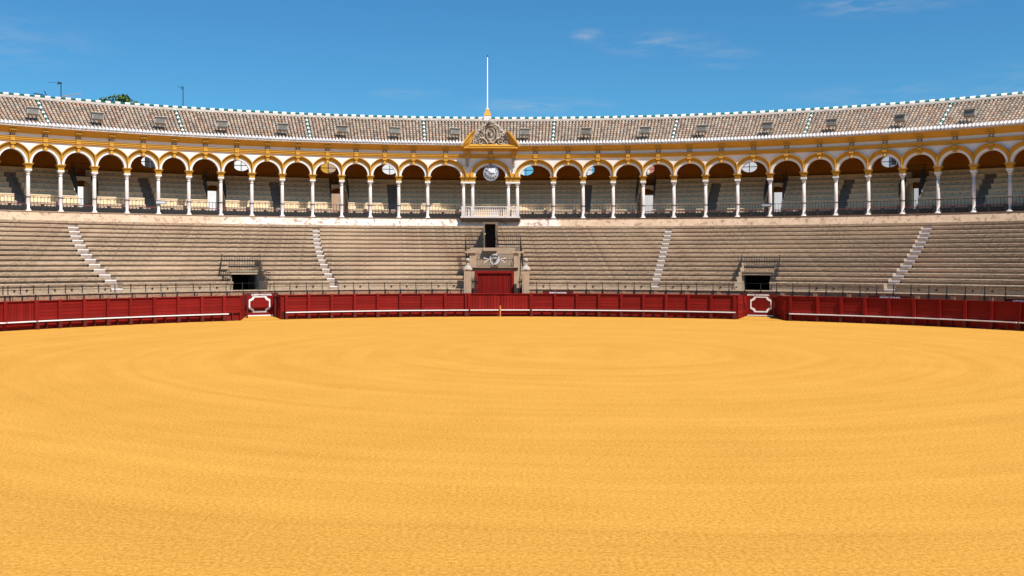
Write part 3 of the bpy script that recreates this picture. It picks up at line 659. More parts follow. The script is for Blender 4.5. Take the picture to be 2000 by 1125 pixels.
# round shield with crossed flags on the balcony railing
emb = thing('emblem_shield', 'round silvery shield with small red and white flags hung on the gate balcony', 'emblem', (LX(966.3, 73), 73.05, LZ(507, 73)))
m = MB(); m.lathe([(.40, 0), (.40, .03), (.34, .05), (.30, .03), (.2, .06), (.001, .09)], (0, 0, 0), 24)
me = m.mesh('shield', M['silver']); me.transform(Matrix.Rotation(pi/2, 4, 'X')); mkobj('shield', me, emb)
m = MB(); m.lathe([(.43, -.01), (.43, .04), (.385, .04), (.385, -.01)], (0, 0, 0), 24); me = m.mesh('rim', M['silver_d']); me.transform(Matrix.Rotation(pi/2, 4, 'X')); mkobj('rim', me, emb)
m = MB(); m.blob((0, -.1, -.02), .12, 0, 8, (1, .4, 1.3)); m.tube([(-.2, -.1, .12), (-.12, -.12, .05), (0, -.12, .04), (.12, -.12, .05), (.2, -.1, .12)], .03); m.box((0, -.07, .25), (.5, .03, .12)); mkobj('bull_head', m.mesh('bull_head', M['silver_d']), emb)
for sg in (-1, 1):
    for i, (ang, c) in enumerate(((.25, 'step_w'), (-.1, 'red'), (-.45, 'step_w'))):
        m = MB(); a = Vector((sg*.38, -.03, .02)); b = a+Vector((sg*cos(ang)*.42, 0, sin(ang)*.42)); m.bar(a, b, .03, 0); m.bar(b+Vector((-sg*.1, -.01, -.05)), b+Vector((0, -.01, -.02)), .08, 0, .02); mkobj('flag', m.mesh('flag', M[c]), emb)
m = MB(); [m.blob((x, 0, -.46), .07, 0, 6, (1.4, .6, .7)) for x in (-.22, -.06, .08, .2)]; mkobj('scrollwork', m.mesh('scrollwork', M['silver_d']), emb)

# ---------------------------------------------------------------- parapet wall under the arcade
m = MB(); qa, qb = qm(83.62-70.65), qm(83.93-70.65); zA = rz_[13]-.02; ZF = 7.34
g0t, g1t = TH(903, qa), TH(1016, qa)
prof = [(qa, zA-.6), (qa, zA), (qb, ZF-.06), (qb-qm(.05), ZF-.05), (qb-qm(.05), ZF), (qm(84.6-70.65), ZF)]
sweep(m, prof, arc(-TMAX, TMAX), P, [0, 0, 1, 1, 1])
wall = m.obj('parapet_wall', [M['parapet'], M['stone']])
tag(wall, 'battered cream and white stained parapet wall running under the arcade', 'wall')

# ---------------------------------------------------------------- arcade gallery
gal = thing('arcade_gallery', 'curved ochre and white arcaded gallery with marble columns and tiled roof', 'building')
ZSP = 10.74; ZB0, ZB1 = 12.25, 12.56; ZFR = 12.83
colx = [54.5, 118, 184, 247.5, 309, 368.5, 431, 491.5, 551, 610.3, 667, 723, 778.5, 835, 905, 923, 992.6, 1010.3, 1080.7, 1138.7, 1197.5, 1256, 1316, 1378, 1440.5, 1504, 1570, 1632.5, 1696, 1763, 1832, 1902, 1972.5]
ct = [TH(x, 1) for x in colx]
dL = ct[1]-ct[0]; dR = ct[-1]-ct[-2]
for i in range(7): ct.insert(0, ct[0]-dL)
for i in range(7): ct.append(ct[-1]+dR)
iC = ct.index(TH(905, 1)) if TH(905, 1) in ct else min(range(len(ct)), key=lambda i: abs(ct[i]-TH(905, 1)))
# column parts share their meshes
def mk(prof, nm, m, n=16, square=False):
    b = MB(); b.lathe(prof, (0, 0, 0), n, 0, square); return b.mesh(nm, m)
sh_me = mk([(.135, .16), (.145, .7), (.14, 1.4), (.118, 2.58)], 'shaft', M['marble'])
ba_me = mk([(.25, 0), (.25, .07), (.20, .07), (.21, .10), (.19, .13), (.15, .17)], 'base', M['marble'])
ca_me = mk([(.12, 2.55), (.15, 2.57), (.15, 2.61), (.125, 2.63), (.14, 2.70), (.205, 2.80), (.205, 2.85)], 'capital', M['marble'])
im = MB(); im.box((0, 0, 2.92), (.43, .43, .13), 1); im.box((0, 0, 3.09), (.40, .42, .22), 0); im.box((0, 0, 3.225), (.48, .50, .06), 0); im.box((0, 0, 3.31), (.56, .58, .05), 0); im.box((0, 0, 3.365), (.61, .63, .065), 0)
im_me = im.mesh('impost', [M['ochre'], M['white']])
im2 = MB()
col0 = None
double = {iC, iC+1, iC+2, iC+3}
ctop_cols = []
for i, t in enumerate(ct):
    hi = i in double
    c = thing('column', '', '') if False else None
    p = CP(0, t, ZF)
    s = mkobj('column', sh_me, gal, p, -t)
    if hi: s.location.z += .0
    mkobj('base', ba_me, s); mkobj('capital', ca_me, s)
    if not hi: mkobj('impost', im_me, s)
for a, b in ((iC, iC+1), (iC+2, iC+3)):
    tm = (ct[a]+ct[b])/2; w = (CP(0, ct[b])-CP(0, ct[a])).length
    im = MB(); im.box((0, 0, 2.92), (w+.43, .43, .13), 1); im.box((0, 0, 3.09), (w+.40, .42, .22), 0); im.box((0, 0, 3.225), (w+.48, .50, .06), 0); im.box((0, 0, 3.31), (w+.56, .58, .05), 0); im.box((0, 0, 3.365), (w+.61, .63, .065), 0)
    im.obj('double_impost', [M['ochre'], M['white']], gal, CP(0, tm, ZF), -tm)
# arches
bays = [(i, i+1) for i in range(len(ct)-1) if i not in (iC, iC+2)]
DF, DBK = -.19, .19
wallm = MB()
def bay_arch(ta, tb, sa, sb):
    """ta,tb column bearings; sa,sb outer limits of this bay's wall (bearings)"""
    tc = (ta+tb)/2; Rr = CC[2]+DF
    half = (tb-ta)/2*CC[2]; a = half-.215; b = .94; n = 20
    lim0, lim1 = (sa-tc)*CC[2], (sb-tc)*CC[2]
    def pt(x, z, off): return CP(off, tc+x/CC[2], z)
    ang = [pi-pi*i/n for i in range(n+1)]
    inner = [(a*cos(t), ZSP+b*sin(t)) for t in ang]
    def clampo(xi, zi, xo, zo):
        lo, hi = lim0, lim1
        f = 1
        if xo > hi: f = (hi-xi)/(xo-xi)
        if xo < lo: f = (lo-xi)/(xo-xi)
        f = max(0, min(1, f)); return (xi+(xo-xi)*f, zi+(zo-zi)*f)
    white = [clampo(inner[i][0], inner[i][1], (a+.17)*cos(t), ZSP+(b+.165)*sin(t)) for i, t in enumerate(ang)]
    och = [clampo(white[i][0], white[i][1], (a+.44)*cos(t), ZSP+(b+.49)*sin(t)) for i, t in enumerate(ang)]
    # wall faces (front, back) and soffit
    xs = [lim0+(lim1-lim0)*i/n for i in range(n+1)]
    for i in range(n):
        for off, fl in ((DF, 0), (DBK, 1)):
            q = [pt(*inner[i], off), pt(*inner[i+1], off), pt(xs[i+1], ZB0, off), pt(xs[i], ZB0, off)]
            wallm.quad(q if not fl else q[::-1], 0 if not fl else 1)
        wallm.quad([pt(*inner[i], DF), pt(*inner[i], DBK), pt(*inner[i+1], DBK), pt(*inner[i+1], DF)], 0)
    for off in (DF, DBK):
        wallm.quad([pt(lim0, ZSP, off), pt(inner[0][0], ZSP, off), pt(lim0, ZB0, off)], 0 if off < 0 else 1)
        wallm.quad([pt(inner[-1][0], ZSP, off), pt(lim1, ZSP, off), pt(lim1, ZB0, off)], 0 if off < 0 else 1)
    def band(lo, hi, off, name, m, parent):
        mm = MB()
        for i in range(n):
            mm.quad([pt(*lo[i], off), pt(*lo[i+1], off), pt(*hi[i+1], off), pt(*hi[i], off)])
            mm.quad([pt(*hi[i], off), pt(*hi[i+1], off), pt(*hi[i+1], DF), pt(*hi[i], DF)])
            mm.quad([pt(*lo[i], off), pt(*lo[i], DF), pt(*lo[i+1], DF), pt(*lo[i+1], off)])
        return mm.obj(name, m, parent)
    ar = band(inner, white, DF-.045, 'arch', M['white'], gal)
    av = band(white, och, DF-.085, 'archivolt', M['ochre'], ar)
    mid = [((white[i][0]*.16+och[i][0]*.84), (white[i][1]*.16+och[i][1]*.84)) for i in range(n+1)]
    band(mid, och, DF-.24, 'archivolt_edge', M['ochre'], ar)
    # keystone console
    kk = MB(); kk.box((0, DF-.12, ZSP+b+.20), (.26, .2, .36)); kk.box((0, DF-.17, ZSP+b+.36), (.32, .28, .12)); kk.lathe([(.07, -.12), (.09, 0), (.07, .12)], (0, DF-.2, ZSP+b+.12), 8)
    kk.obj('keystone', M['ochre'], ar, CP(0, tc), -tc)
    return tc
bcs = []
for (i, j) in bays:
    sa = ct[i] if i != iC+1 and i != iC+3 else (ct[i-1]+ct[i])/2
    sb = ct[j] if j != iC and j != iC+2 else (ct[j]+ct[j+1])/2
    bcs.append(bay_arch(ct[i], ct[j], sa, sb))
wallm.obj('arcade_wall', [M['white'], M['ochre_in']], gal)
T0, T1 = ct[0], ct[-1]; A = arc(T0, T1)
m = MB(); sweep(m, [(DF-.06, ZB0), (DF-.10, ZB0+.04), (DF-.10, ZB0+.12), (DF-.14, ZB0+.15), (DF-.14, ZB1-.05), (DF-.18, ZB1-.03), (DF-.18, ZB1), (DF, ZB1)], A, CP); sweep(m, [(DF, ZB0-.002), (DF-.06, ZB0-.002)], A, CP)
m.obj('architrave', M['ochre'], gal)
m = MB(); sweep(m, [(DF, ZB1), (DF, ZFR+.05)], A, CP); m.obj('frieze', M['white'], gal)
# cornice
ZE = 13.18
m = MB(); sweep(m, [(DF, ZFR), (DF-.05, ZFR-.02), (DF-.07, ZFR+.04), (DF-.14, ZFR+.10), (DF-.17, ZFR+.16), (DF-.27, ZFR+.23), (DF-.30, ZFR+.28), (DF-.41, ZFR+.34), (DF-.44, ZFR+.38), (DF-.50, ZFR+.40), (DF-.50, ZE+.07), (DF-.2, ZE+.09)], A, CP)
m.obj('cornice', M['ochre'], gal)
# ochre strips on the frieze above each keystone, number plaques
nums = {}
left_n = {88: 19, 22: 17}
cen = min(range(len(bcs)), key=lambda i: abs(bcs[i]-TH(957.5, 1)))
i38 = min(range(len(bcs)), key=lambda i: abs(bcs[i]-TH(1600, 1)))
i17 = min(range(len(bcs)), key=lambda i: abs(bcs[i]-TH(22, 1)))
br = MB(); br.box((0, DF-.13, ZB0+.17), (.30, .12, .34)); br.box((0, DF-.15, ZB0+.30), (.36, .12, .06)); br_me = br.mesh('bracket', M['ochre'])
cb_ = MB(); cb_.box((0, DF-.12, ZFR+.045), (.42, .22, .09)); cb_.box((0, DF-.22, ZFR+.20), (.46, .28, .12)); cb_me = cb_.mesh('cornice_block', M['ochre'])
pq = MB(); pq.box((0, DF-.03, (ZB1+ZFR)/2), (.34, .06, ZFR-ZB1-.01), 1); pq.box((0, DF-.065, (ZB1+ZFR)/2), (.23, .02, ZFR-ZB1-.06), 0); pq_me = pq.mesh('number_plaque', [M['plaque'], M['plaque_s']])
tcache = {}
for i, t in enumerate(bcs):
    mkobj('bracket', br_me, gal, CP(0, t), -t); mkobj('cornice_block', cb_me, gal, CP(0, t), -t)
    pl = mkobj('number_plaque', pq_me, gal, CP(0, t), -t)
    num = 17+2*(i-i17) if i < cen else (47 if i == cen else 38+2*(i38-i))
    if num > 0:
        if num not in tcache: tcache[num] = text_mesh(str(num), .2, .01, .004); tcache[num].materials.append(M['tile_w'])
        mkobj('number', tcache[num], pl, (0, DF-.08, (ZB1+ZFR)/2))
# roof
RE, ZR0, RR, ZR1 = -.62, 13.29, 4.37, 16.0
m = MB(); sweep(m, [(DF-.30, ZE+.085), (RR, ZR1-.07), (8.2, 13.9)], A, CP, [0, 0]); m.obj('roof_deck', M['under'], gal)
def roofpt(s, t, up=0.0):                         # s: 0 eave .. 1 ridge; gentle flare at the eave
    off = RE+(RR-RE)*s; z = ZR0+(ZR1-ZR0)*(s+.02*(math.exp(-s*7)-math.exp(-7)))
    return CP(off-up*.5, t, z+up*.86)
pitch = .262; nt = int((T1-T0)*(CC[2])/pitch); nrow = 12
tm_ = MB(); ribs_t = [TH(x, 1+qm(2)) for x in (87, 353, 598.5, 825, 1082.5, 1318, 1577.5, 1844)]
ribs_i = [round((t-T0)/(T1-T0)*nt) for t in ribs_t]; rib = {i: (MB(), MB()) for i in ribs_i}
pedA, pedB = TH(903, 1), TH(1013, 1)
for i in range(nt+1):
    t = T0+(T1-T0)*(i/nt)
    for r in range(nrow):
        s0 = .065+.935*r/nrow; s1 = .065+.935*(r+1.12)/nrow
        mbx = tm_; wv = 1.0
        if i in rib:
            mbx = rib[i][r % 2]
        jt = random.uniform(-.012, .012)/CC[2]; up0 = .05+random.uniform(0, .012); nseg = 5
        ra, rb = .100, .080
        base = len(mbx.v)
        for (s, rad_, up, ) in ((s0, ra, up0+.03), (s1, rb, up0)):
            for k in range(nseg+1):
                th = pi*k/nseg; mbx.v.append(tuple(roofpt(min(s, 1.0), t+jt+rad_*cos(th)*1.12/(CC[2]+RE+(RR-RE)*s), up-.05+rad_*sin(th)*.95)))
        for k in range(nseg):
            mbx.f.append((base+k+1, base+k, base+nseg+1+k, base+nseg+2+k)); mbx.m.append(0); mbx.sm.append(True); mbx.uv += [(0, 0)]*4
        mbx.f.append(tuple(base+k for k in range(nseg+1))); mbx.m.append(0); mbx.sm.append(False); mbx.uv += [(0, 0)]*(nseg+1)
o = tm_.obj('roof_tiles', [M['tile'], M['eave']], gal); o['kind'] = 'stuff'
for i in rib:
    for k, mm in enumerate(rib[i]): rb_ = mm.obj('glazed_tile_rib', [(M['tile_g'], M['tile_w'])[k]]*2, gal); rb_['kind'] = 'stuff'
# whitened eave course
em = MB()
for i in range(nt+1):
    t = T0+(T1-T0)*(i/nt); base = len(em.v); nseg = 5
    for (s, r_, up) in ((-.018, .118, .065), (.085, .105, .08)):
        for k in range(nseg+1):
            th = pi*k/nseg; em.v.append(tuple(roofpt(s, t+r_*cos(th)*1.05/CC[2], up-.05+r_*sin(th))))
    for k in range(nseg): em.f.append((base+k+1, base+k, base+nseg+1+k, base+nseg+2+k)); em.m.append(0); em.sm.append(True); em.uv += [(0, 0)]*4
    em.f.append(tuple(base+k for k in range(nseg+1))); em.m.append(0); em.sm.append(False); em.uv += [(0, 0)]*(nseg+1)
sweep(em, [(RE-.08, ZR0-.04), (RE-.08, ZR0+.015), (RE+.45, ZR0+.27)], A, CP)
o = em.obj('eave_tiles', M['eave'], gal); o['kind'] = 'stuff'
# ridge: mortar fillet + alternating glazed tiles
m = MB(); sweep(m, [(RR-.42, ZR1-.14), (RR-.28, ZR1+.02), (RR-.10, ZR1+.10), (RR+.12, ZR1+.10), (RR+.3, ZR1-.1)], A, CP); m.obj('ridge_mortar', M['mortar'], gal)
rm = MB(); rm.lathe([(.105, -.20), (.12, .20)], (0, 0, 0), 10); me0 = rm.mesh('ridge_tile_green', M['tile_g']); me0.transform(Matrix.Rotation(pi/2, 4, 'Y'))
rm = MB(); rm.lathe([(.125, -.20), (.14, .20)], (0, 0, 0), 10); me1 = rm.mesh('ridge_tile_white', M['tile_w']); me1.transform(Matrix.Rotation(pi/2, 4, 'Y'))
ta, tb = TH(-60, 1), TH(2060, 1); Lr = (tb-ta)*(CC[2]+RR); nrt = int(Lr/.362)
nrt = min(nrt, 298)
sc = Lr/nrt/.40
for i in range(nrt):
    t = ta+(tb-ta)*(i+.5)/nrt; mkobj('ridge_tile', (me0, me1)[i % 2], gal, CP(RR, t, ZR1+.14+(i % 2)*.012), -t, (sc*1.02, 1, 1))
m = MB()
for a, b in ((T0, ta), (tb, T1)):
    boxring(m, RR-.1, RR+.1, ZR1+.08, ZR1+.24, arc(a, b)); 
m.obj('ridge_cap', M['tile_w'], gal)

# gallery interior: floor, benches, back wall with oval openings, ceiling
bo = [.7, 1.3, 2.15, 3.0, 3.85, 4.7, 5.55]; bz = [8.08, 8.62, 9.09, 9.55, 9.98, 10.44, 10.90]; OB = 6.5
st_in = [30, 290, 541, 768, 1143, 1390, 1646, 1918]; st_top = [18, 275, 532.5, 763, 1149.5, 1402.5, 1664, 1941]
dr_in = [168, 421, 663, 1260, 1512, 1778]
def q_of(off): return 1+off/13.5
st_t = [(TH(a, q_of(2.0))+TH(b, q_of(6.0)))/2 for a, b in zip(st_in, st_top)]; dr_t = [TH(a, q_of(2.0)) for a in dr_in]
avg = (st_t[3]-st_t[0])/3; st_t = [st_t[0]-avg]+st_t+[st_t[-1]+avg]; 
SW, DW = .42, .66
m = MB(); sweep(m, [(-.3, ZF+.001), (OB, ZF+.001)], A, CP); m.obj('gallery_floor', M['stone'], gal)
for k in range(7):
    cs = sorted([(t-SW/(CC[2]+bo[k]), t+SW/(CC[2]+bo[k])) for t in st_t if k < 6]+[(t-DW/(CC[2]+bo[k]), t+DW/(CC[2]+bo[k])) for t in dr_t])
    a = T0; o2 = bo[k+1] if k < 6 else OB
    pf_ = [(bo[k]+.03, (bz[k-1] if k else ZF)), (bo[k]+.03, bz[k]-.09), (bo[k], bz[k]-.08), (bo[k], bz[k]-.01), (bo[k]+.02, bz[k]), (o2+.03, bz[k])]
    for c in cs+[(T1, None)]:
        mm = MB(); sweep(mm, pf_, arc(a, c[0]), CP); cp = pf_+[(o2+.03, ZF), (bo[k]+.03, ZF)]
        capat(mm, cp, a, CP, 0, True); capat(mm, cp, c[0], CP, 0); mm.obj('gallery_bench', M['cream'], gal); a = c[1]
# seat number studs
sm_ = MB()
for k in range(1, 7):
    nst = int((T1-T0)*(CC[2])/.50)
    for i in range(nst):
        t = T0+(T1-T0)*(i+.5)/nst
        if min(abs(t-x) for x in st_t+dr_t)*CC[2] < .8: continue
        sm_.box(CP(bo[k]+.015, t, bz[k]-.2), (.10, .04, .045), rz=-t)
o = sm_.obj('seat_marks', M['stone_dark'], gal); o['kind'] = 'stuff'
for t in st_t:
    mm = MB()
    for k in range(14):
        o0 = bo[0]+.1+k*.425; z = 7.60+k*.255; w = SW/(CC[2]+o0)
        if o0 > 5.5: break
        sweep(mm, [(o0, z-.235), (o0, z), (o0+.42, z)], [t-w, t, t+w], CP)
    mm.obj('gallery_stair', M['cream_dark'], gal)
# back wall in strips round oval openings and doors
ocx = [292, 471, 641, 761, 1027, 1146, 1263, 1463, 1737]; oct_ = [TH(x, q_of(OB)) for x in ocx]
RO = CC[2]+OB; ZOC = 11.88; ORX, ORZ = .66, .47
dbk = [TH(a, q_of(2.0)) for a in dr_in]
ZC = 13.0
def wall_panel(mm, t0, t1, z0, z1): sweep(mm, [(OB, z0), (OB, z1)], arc(t0, t1), CP)
mm = MB(); HB = 1.0/RO
feat = sorted([(t, 'o') for t in oct_]+[(t, 'd') for t in dbk])
# upper zone: ovals; lower zone: doors
a = T0
for t in sorted(oct_):
    wall_panel(mm, a, t-HB, 10.9, ZC); n = 24
    ell = [(ORX*cos(2*pi*i/n), ZOC+ORZ*sin(2*pi*i/n)) for i in range(n)]
    outr = [(cos(2*pi*i/n)/max(abs(cos(2*pi*i/n)), abs(sin(2*pi*i/n))), ZOC+sin(2*pi*i/n)/max(abs(cos(2*pi*i/n)), abs(sin(2*pi*i/n)))*((ZC-ZOC) if sin(2*pi*i/n) > 0 else (ZOC-10.9))) for i in range(n)]
    for i in range(n):
        j = (i+1) % n
        mm.quad([CP(OB, t+outr[i][0]/RO, outr[i][1]), CP(OB, t+outr[j][0]/RO, outr[j][1]), CP(OB, t+ell[j][0]/RO, ell[j][1]), CP(OB, t+ell[i][0]/RO, ell[i][1])])
        mm.quad([CP(OB, t+ell[i][0]/RO, ell[i][1]), CP(OB, t+ell[j][0]/RO, ell[j][1]), CP(OB+.35, t+ell[j][0]/RO, ell[j][1]), CP(OB+.35, t+ell[i][0]/RO, ell[i][1])], 1)
    a = t+HB
wall_panel(mm, a, T1, 10.9, ZC)
a = T0; DWR = .62/RO
for t in dbk:
    wall_panel(mm, a, t-DWR, ZF, 10.9)
    wall_panel(mm, t-DWR, t+DWR, 9.65, 10.9)
    a = t+DWR
wall_panel(mm, a, T1, ZF, 10.9)
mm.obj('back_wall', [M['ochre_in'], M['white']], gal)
for t in oct_:
    g = MB(); g.box((0, .12, 0), (ORX*2+.02, .05, .055)); g.box((0, .12, 0), (.055, .051, ORZ*2+.02)); g.obj('oval_window_bars', M['iron'], gal, CP(OB, t, ZOC), -t)
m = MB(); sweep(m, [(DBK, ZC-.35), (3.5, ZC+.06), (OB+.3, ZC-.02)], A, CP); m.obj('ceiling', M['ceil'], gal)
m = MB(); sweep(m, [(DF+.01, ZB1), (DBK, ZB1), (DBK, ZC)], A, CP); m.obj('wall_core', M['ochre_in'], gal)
# outer wall shell and rear corridor floor (white lit patio behind the doors)
m = MB(); sweep(m, [(OB+.36, 0), (OB+.36, ZF+.2)], A, CP); m.obj('outer_wall', M['white'], gal)
# doorway passages through the benches: cheeks are bench caps; head arch panel + railings
for t in dr_t:
    mm = MB(); w = DW/(CC[2]+5)
    # landing over the passage
    n = 10; off = 3.85; zs = 9.45
    pts = [(DW*cos(pi-pi*i/n), zs+.5*sin(pi-pi*i/n)) for i in range(n+1)]
    Rf = CC[2]+off
    for i in range(n): mm.quad([CP(off, t+pts[i][0]/Rf, pts[i][1]), CP(off, t+pts[i+1][0]/Rf, pts[i+1][1]), CP(off, t+pts[i+1][0]/Rf, 10.25), CP(off, t+pts[i][0]/Rf, 10.25)], 0)
    sweep(mm, [(off, 10.25), (OB, 10.25)], [t-w, t, t+w], CP); mm.obj('passage_arch', M['cream'], gal)
    for sg in (-1, 1):
        rr = MB(); a = CP(off, t+sg*DW*1.08/Rf); b = CP(1.4, t+sg*DW*1.08/(CC[2]+1.4))
        iron_fence(rr, a, b, 10.0, 11.3, 8.6, 9.6, 16, .034); rr.obj('passage_rail', M['iron'], gal)
    rr = MB(); iron_fence(rr, CP(off, t-DW*1.08/Rf), CP(off, t+DW*1.08/Rf), 10.25, 11.3, 10.25, 11.3, 6, .03); rr.obj('passage_rail', M['iron'], gal)
# iron railing in each bay, ornate dark lower grille, red handrail
for (i, j) in bays:
    if i == iC+1: continue
    a, b = ct[i], ct[j]
    if i == iC+3: pass
    e = .16/CC[2]; a += e; b -= e
    rr = MB(); n = int(round((b-a)*CC[2]/.235))
    z0, z1 = ZF+.42, ZF+1.0
    for k in range(n+1):
        p = CP(.02, a+(b-a)*k/n); rr.bar(p+Vector((0, 0, z0-.35)), p+Vector((0, 0, z1)), .022); rr.blob((p.x, p.y, z1-.05), .028, 0, 5)
    rr.bar(CP(.02, a, z1), CP(.02, b, z1), .03); rr.obj('railing', M['iron'], gal)
    rr = MB(); n = int(round((b-a)*CC[2]/.13))
    for k in range(n):
        u, v = a+(b-a)*k/n, a+(b-a)*(k+1)/n; d = -.12
        rr.bar(CP(d, u, ZF+.06), CP(d, v, ZF+.36), .035); rr.bar(CP(d, v, ZF+.06), CP(d, u, ZF+.36), .035)
        if k % 2 == 0: rr.blob(CP(d, u, ZF+.40), .04, 0, 5)
    for z in (.05, .2, .35): rr.bar(CP(-.12, a, ZF+z), CP(-.12, b, ZF+z), .045)
    for f in (.42, .97):
        p = CP(-.12, a+(b-a)*f, ZF+.24); rr.box(p, (.22, .1, .46), rz=-(a+(b-a)*f))
    rr.obj('iron_grille', M['iron'], gal)
    rr = MB(); rr.bar(CP(-.05, a, ZF+.50), CP(-.05, b, ZF+.50), .06); rr.obj('handrail', M['iron_r'], gal)
    rr = MB(); boxring(rr, .25, .30, ZF+.02, ZF+.34, [a, (a+b)/2, b]); rr.obj('seat_front_shade', mat('shaded_seat_front', (.06, .045, .04), rough=.8) if 'seat_shade' not in M else M['seat_shade'], gal)  # dark board added for the shaded seat fronts behind the grille
    if 'seat_shade' not in M: M['seat_shade'] = rr and bpy.data.materials['shaded_seat_front']
cl = MB(); cl.lathe([(.18, .98), (.19, 1.0), (.18, 1.03)], (0, 0, 0), 12); cl.tube([(-.16, -.12, .05), (-.2, -.14, .2), (-.12, -.16, .36), (-.18, -.14, .45)], .02, 5); cl.tube([(.16, -.12, .05), (.2, -.14, .2), (.12, -.16, .36), (.18, -.14, .45)], .02, 5)
cl_me = cl.mesh('collar', M['iron'])
for i, t in enumerate(ct):
    if i not in double: mkobj('collar', cl_me, gal, CP(0, t, ZF), -t)
# notice boards hung on the gallery railing
for x, lab in ((313, 'small white framed notice hung on the gallery railing at left'), (1497, 'small dark framed notice hung on the gallery railing at right')):
    t = TH(x, 1); th_ = thing('notice_board', lab, 'notice', CP(-.22, t, ZF+.88), -t)
    m = MB(); m.box((0, 0, 0), (.78, .03, .26)); m.obj('frame', M['iron'], th_); m = MB(); m.box((0, -.02, 0), (.68, .012, .17)); m.obj('notice_face', M['clock'] if x < 1000 else M['blind'], th_)

# ---------------------------------------------------------------- balcony with stone balustrade
tb_ = (ct[iC]+ct[iC+3])/2; bal = thing('stone_balcony', 'white stone balcony with turned balusters in the middle of the arcade', 'balcony', CP(-.35, tb_, ZF), -tb_)
Wd = (CP(0, ct[iC+3])-CP(0, ct[iC])).length
m = MB(); m.box((0, -.1, .06), (Wd+.42, .95, .12)); m.obj('balcony_slab', M['marble'], bal)
m = MB(); m.box((0, -.02, -.08), (Wd+.5, .9, .16)); m.box((0, .08, -.24), (Wd+.3, .7, .16)); m.obj('balcony_soffit', M['stone_dark'], bal)
m = MB(); m.box((0, -.42, .90), (Wd+.34, .2, .07)); m.obj('top_rail', M['marble'], bal)
cw = (CP(0, ct[iC+1])-CP(0, ct[iC])).length
ped = [-Wd/2, -Wd/2+cw, Wd/2-cw, Wd/2]; pd = MB(); pd.box((0, -.42, .49), (.27, .22, .76)); pdm = pd.mesh('pedestal', M['marble'])
for x in ped: mkobj('pedestal', pdm, bal, (x, 0, 0))
bl = MB(); bl.lathe([(.055, .12), (.055, .17), (.03, .2), (.065, .34), (.06, .42), (.03, .52), (.045, .55), (.03, .58), (.05, .72), (.05, .78), (.035, .84), (.055, .87)], (0, -.42, 0), 8); blm = bl.mesh('baluster', M['marble'])
x = -Wd/2+.235
while x < Wd/2-.14:
    if min(abs(x-p) for p in ped) > .16: mkobj('baluster', blm, bal, (x, 0, 0))
    x += .178
# ---------------------------------------------------------------- clock
tk = TH(958.5, 1); ck = thing('clock', 'round white wall clock with dark numerals hanging in the central arch', 'clock', CP(-.42, tk, LZ(338.5, 83.7)), -tk)
CR = .64
def disc(name, prof, m, z=0, n=32):
    b = MB(); b.lathe(prof, (0, 0, 0), n); me = b.mesh(name, m); me.transform(Matrix.Rotation(pi/2, 4, 'X')); return mkobj(name, me, ck, (0, z, 0))
disc('face', [(CR-.06, 0), (CR-.06, .04), (.01, .041)], M['clock']); disc('rim', [(CR, -.12), (CR, .05), (CR-.035, .08), (CR-.075, .06), (CR-.075, .0)], M['clock_rim'])
for h in range(1, 13):
    an = h*pi/6; mkobj('numeral', text_mesh(str(h), .18, .008, .006), ck, (.455*sin(an), -.055, .455*cos(an))).data.materials.append(M['iron'])
def hand(name, an, L, w):
    b = MB(); b.bar((-sin(an)*.12, 0, -cos(an)*.12), (sin(an)*L, 0, cos(an)*L), w, 0, .015); mkobj(name, b.mesh(name, M['iron']), ck, (0, -.075 if L > .35 else -.065, 0))
hand('hour_hand', rad(86), .32, .06); hand('minute_hand', rad(-48), .5, .042)
b = MB(); b.box((0, .1, CR+.02), (.05, .05, .25)); mkobj('hanger', b.mesh('hanger', M['iron']), ck)
# carved consoles either side of the central arch
for x in (912.5, 1003.5):
    t = TH(x, 1); b = MB(); b.box((0, DF-.1, 12.68), (.42, .2, .34)); b.box((0, DF-.13, 12.41), (.46, .24, .26)); b.obj('frieze_pier', M['ochre'], gal, CP(0, t), -t); b = MB(); b.box((0, DF-.04, ZSP+.13), (.80, .12, .25)); b.obj('impost_band', M['ochre'], gal, CP(0, t), -t); b = MB(); b.box((0, DF-.1, 12.24), (.30, .22, .12)); b.box((0, DF-.08, 11.95), (.20, .16, .5)); b.blob((0, DF-.16, 11.85), .12, 0, 8, (.9, .8, 1.4)); b.blob((0, DF-.2, 11.6), .09, 0, 8, (.9, .8, 1.6)); b.blob((0, DF-.12, 12.1), .12, 0, 8, (1, .8, .8))
    b.obj('carved_console', M['stone_l'], gal, CP(0, t), -t)

# ---------------------------------------------------------------- pediment with carved arms
tp = TH(957.5, 1); Yp = 83.5
pd_ = thing('broken_pediment', 'ochre broken pediment with two curved wings over the central arch', 'pediment', CP(-1.0, tp, 0), -tp)
ox = pd_.location.x; oy = pd_.location.y
def px_(x): return (x-1000)*oy/2000-ox
def pz_(y): return 3.8+(510.6-y)*oy/2000
m = MB(); zb_ = pz_(290); m.box((px_(959), .2, zb_+.06), (px_(1012)-px_(905), .9, .12)); m.box((px_(959), .26, zb_+.16), (px_(1010)-px_(910), .8, .09)); m.obj('base_moulding', M['ochre'], pd_)
m = MB(); zt_ = pz_(283); m.quad([(px_(913), -.2, zb_+.2), (px_(1006), -.2, zb_+.2), (px_(996), .12, zt_+.1), (px_(921), .12, zt_+.1)]); m.box((px_(959), .35, zb_+.22), (px_(1004)-px_(915), .45, .18)); m.obj('sloping_sill', M['ochre'], pd_)
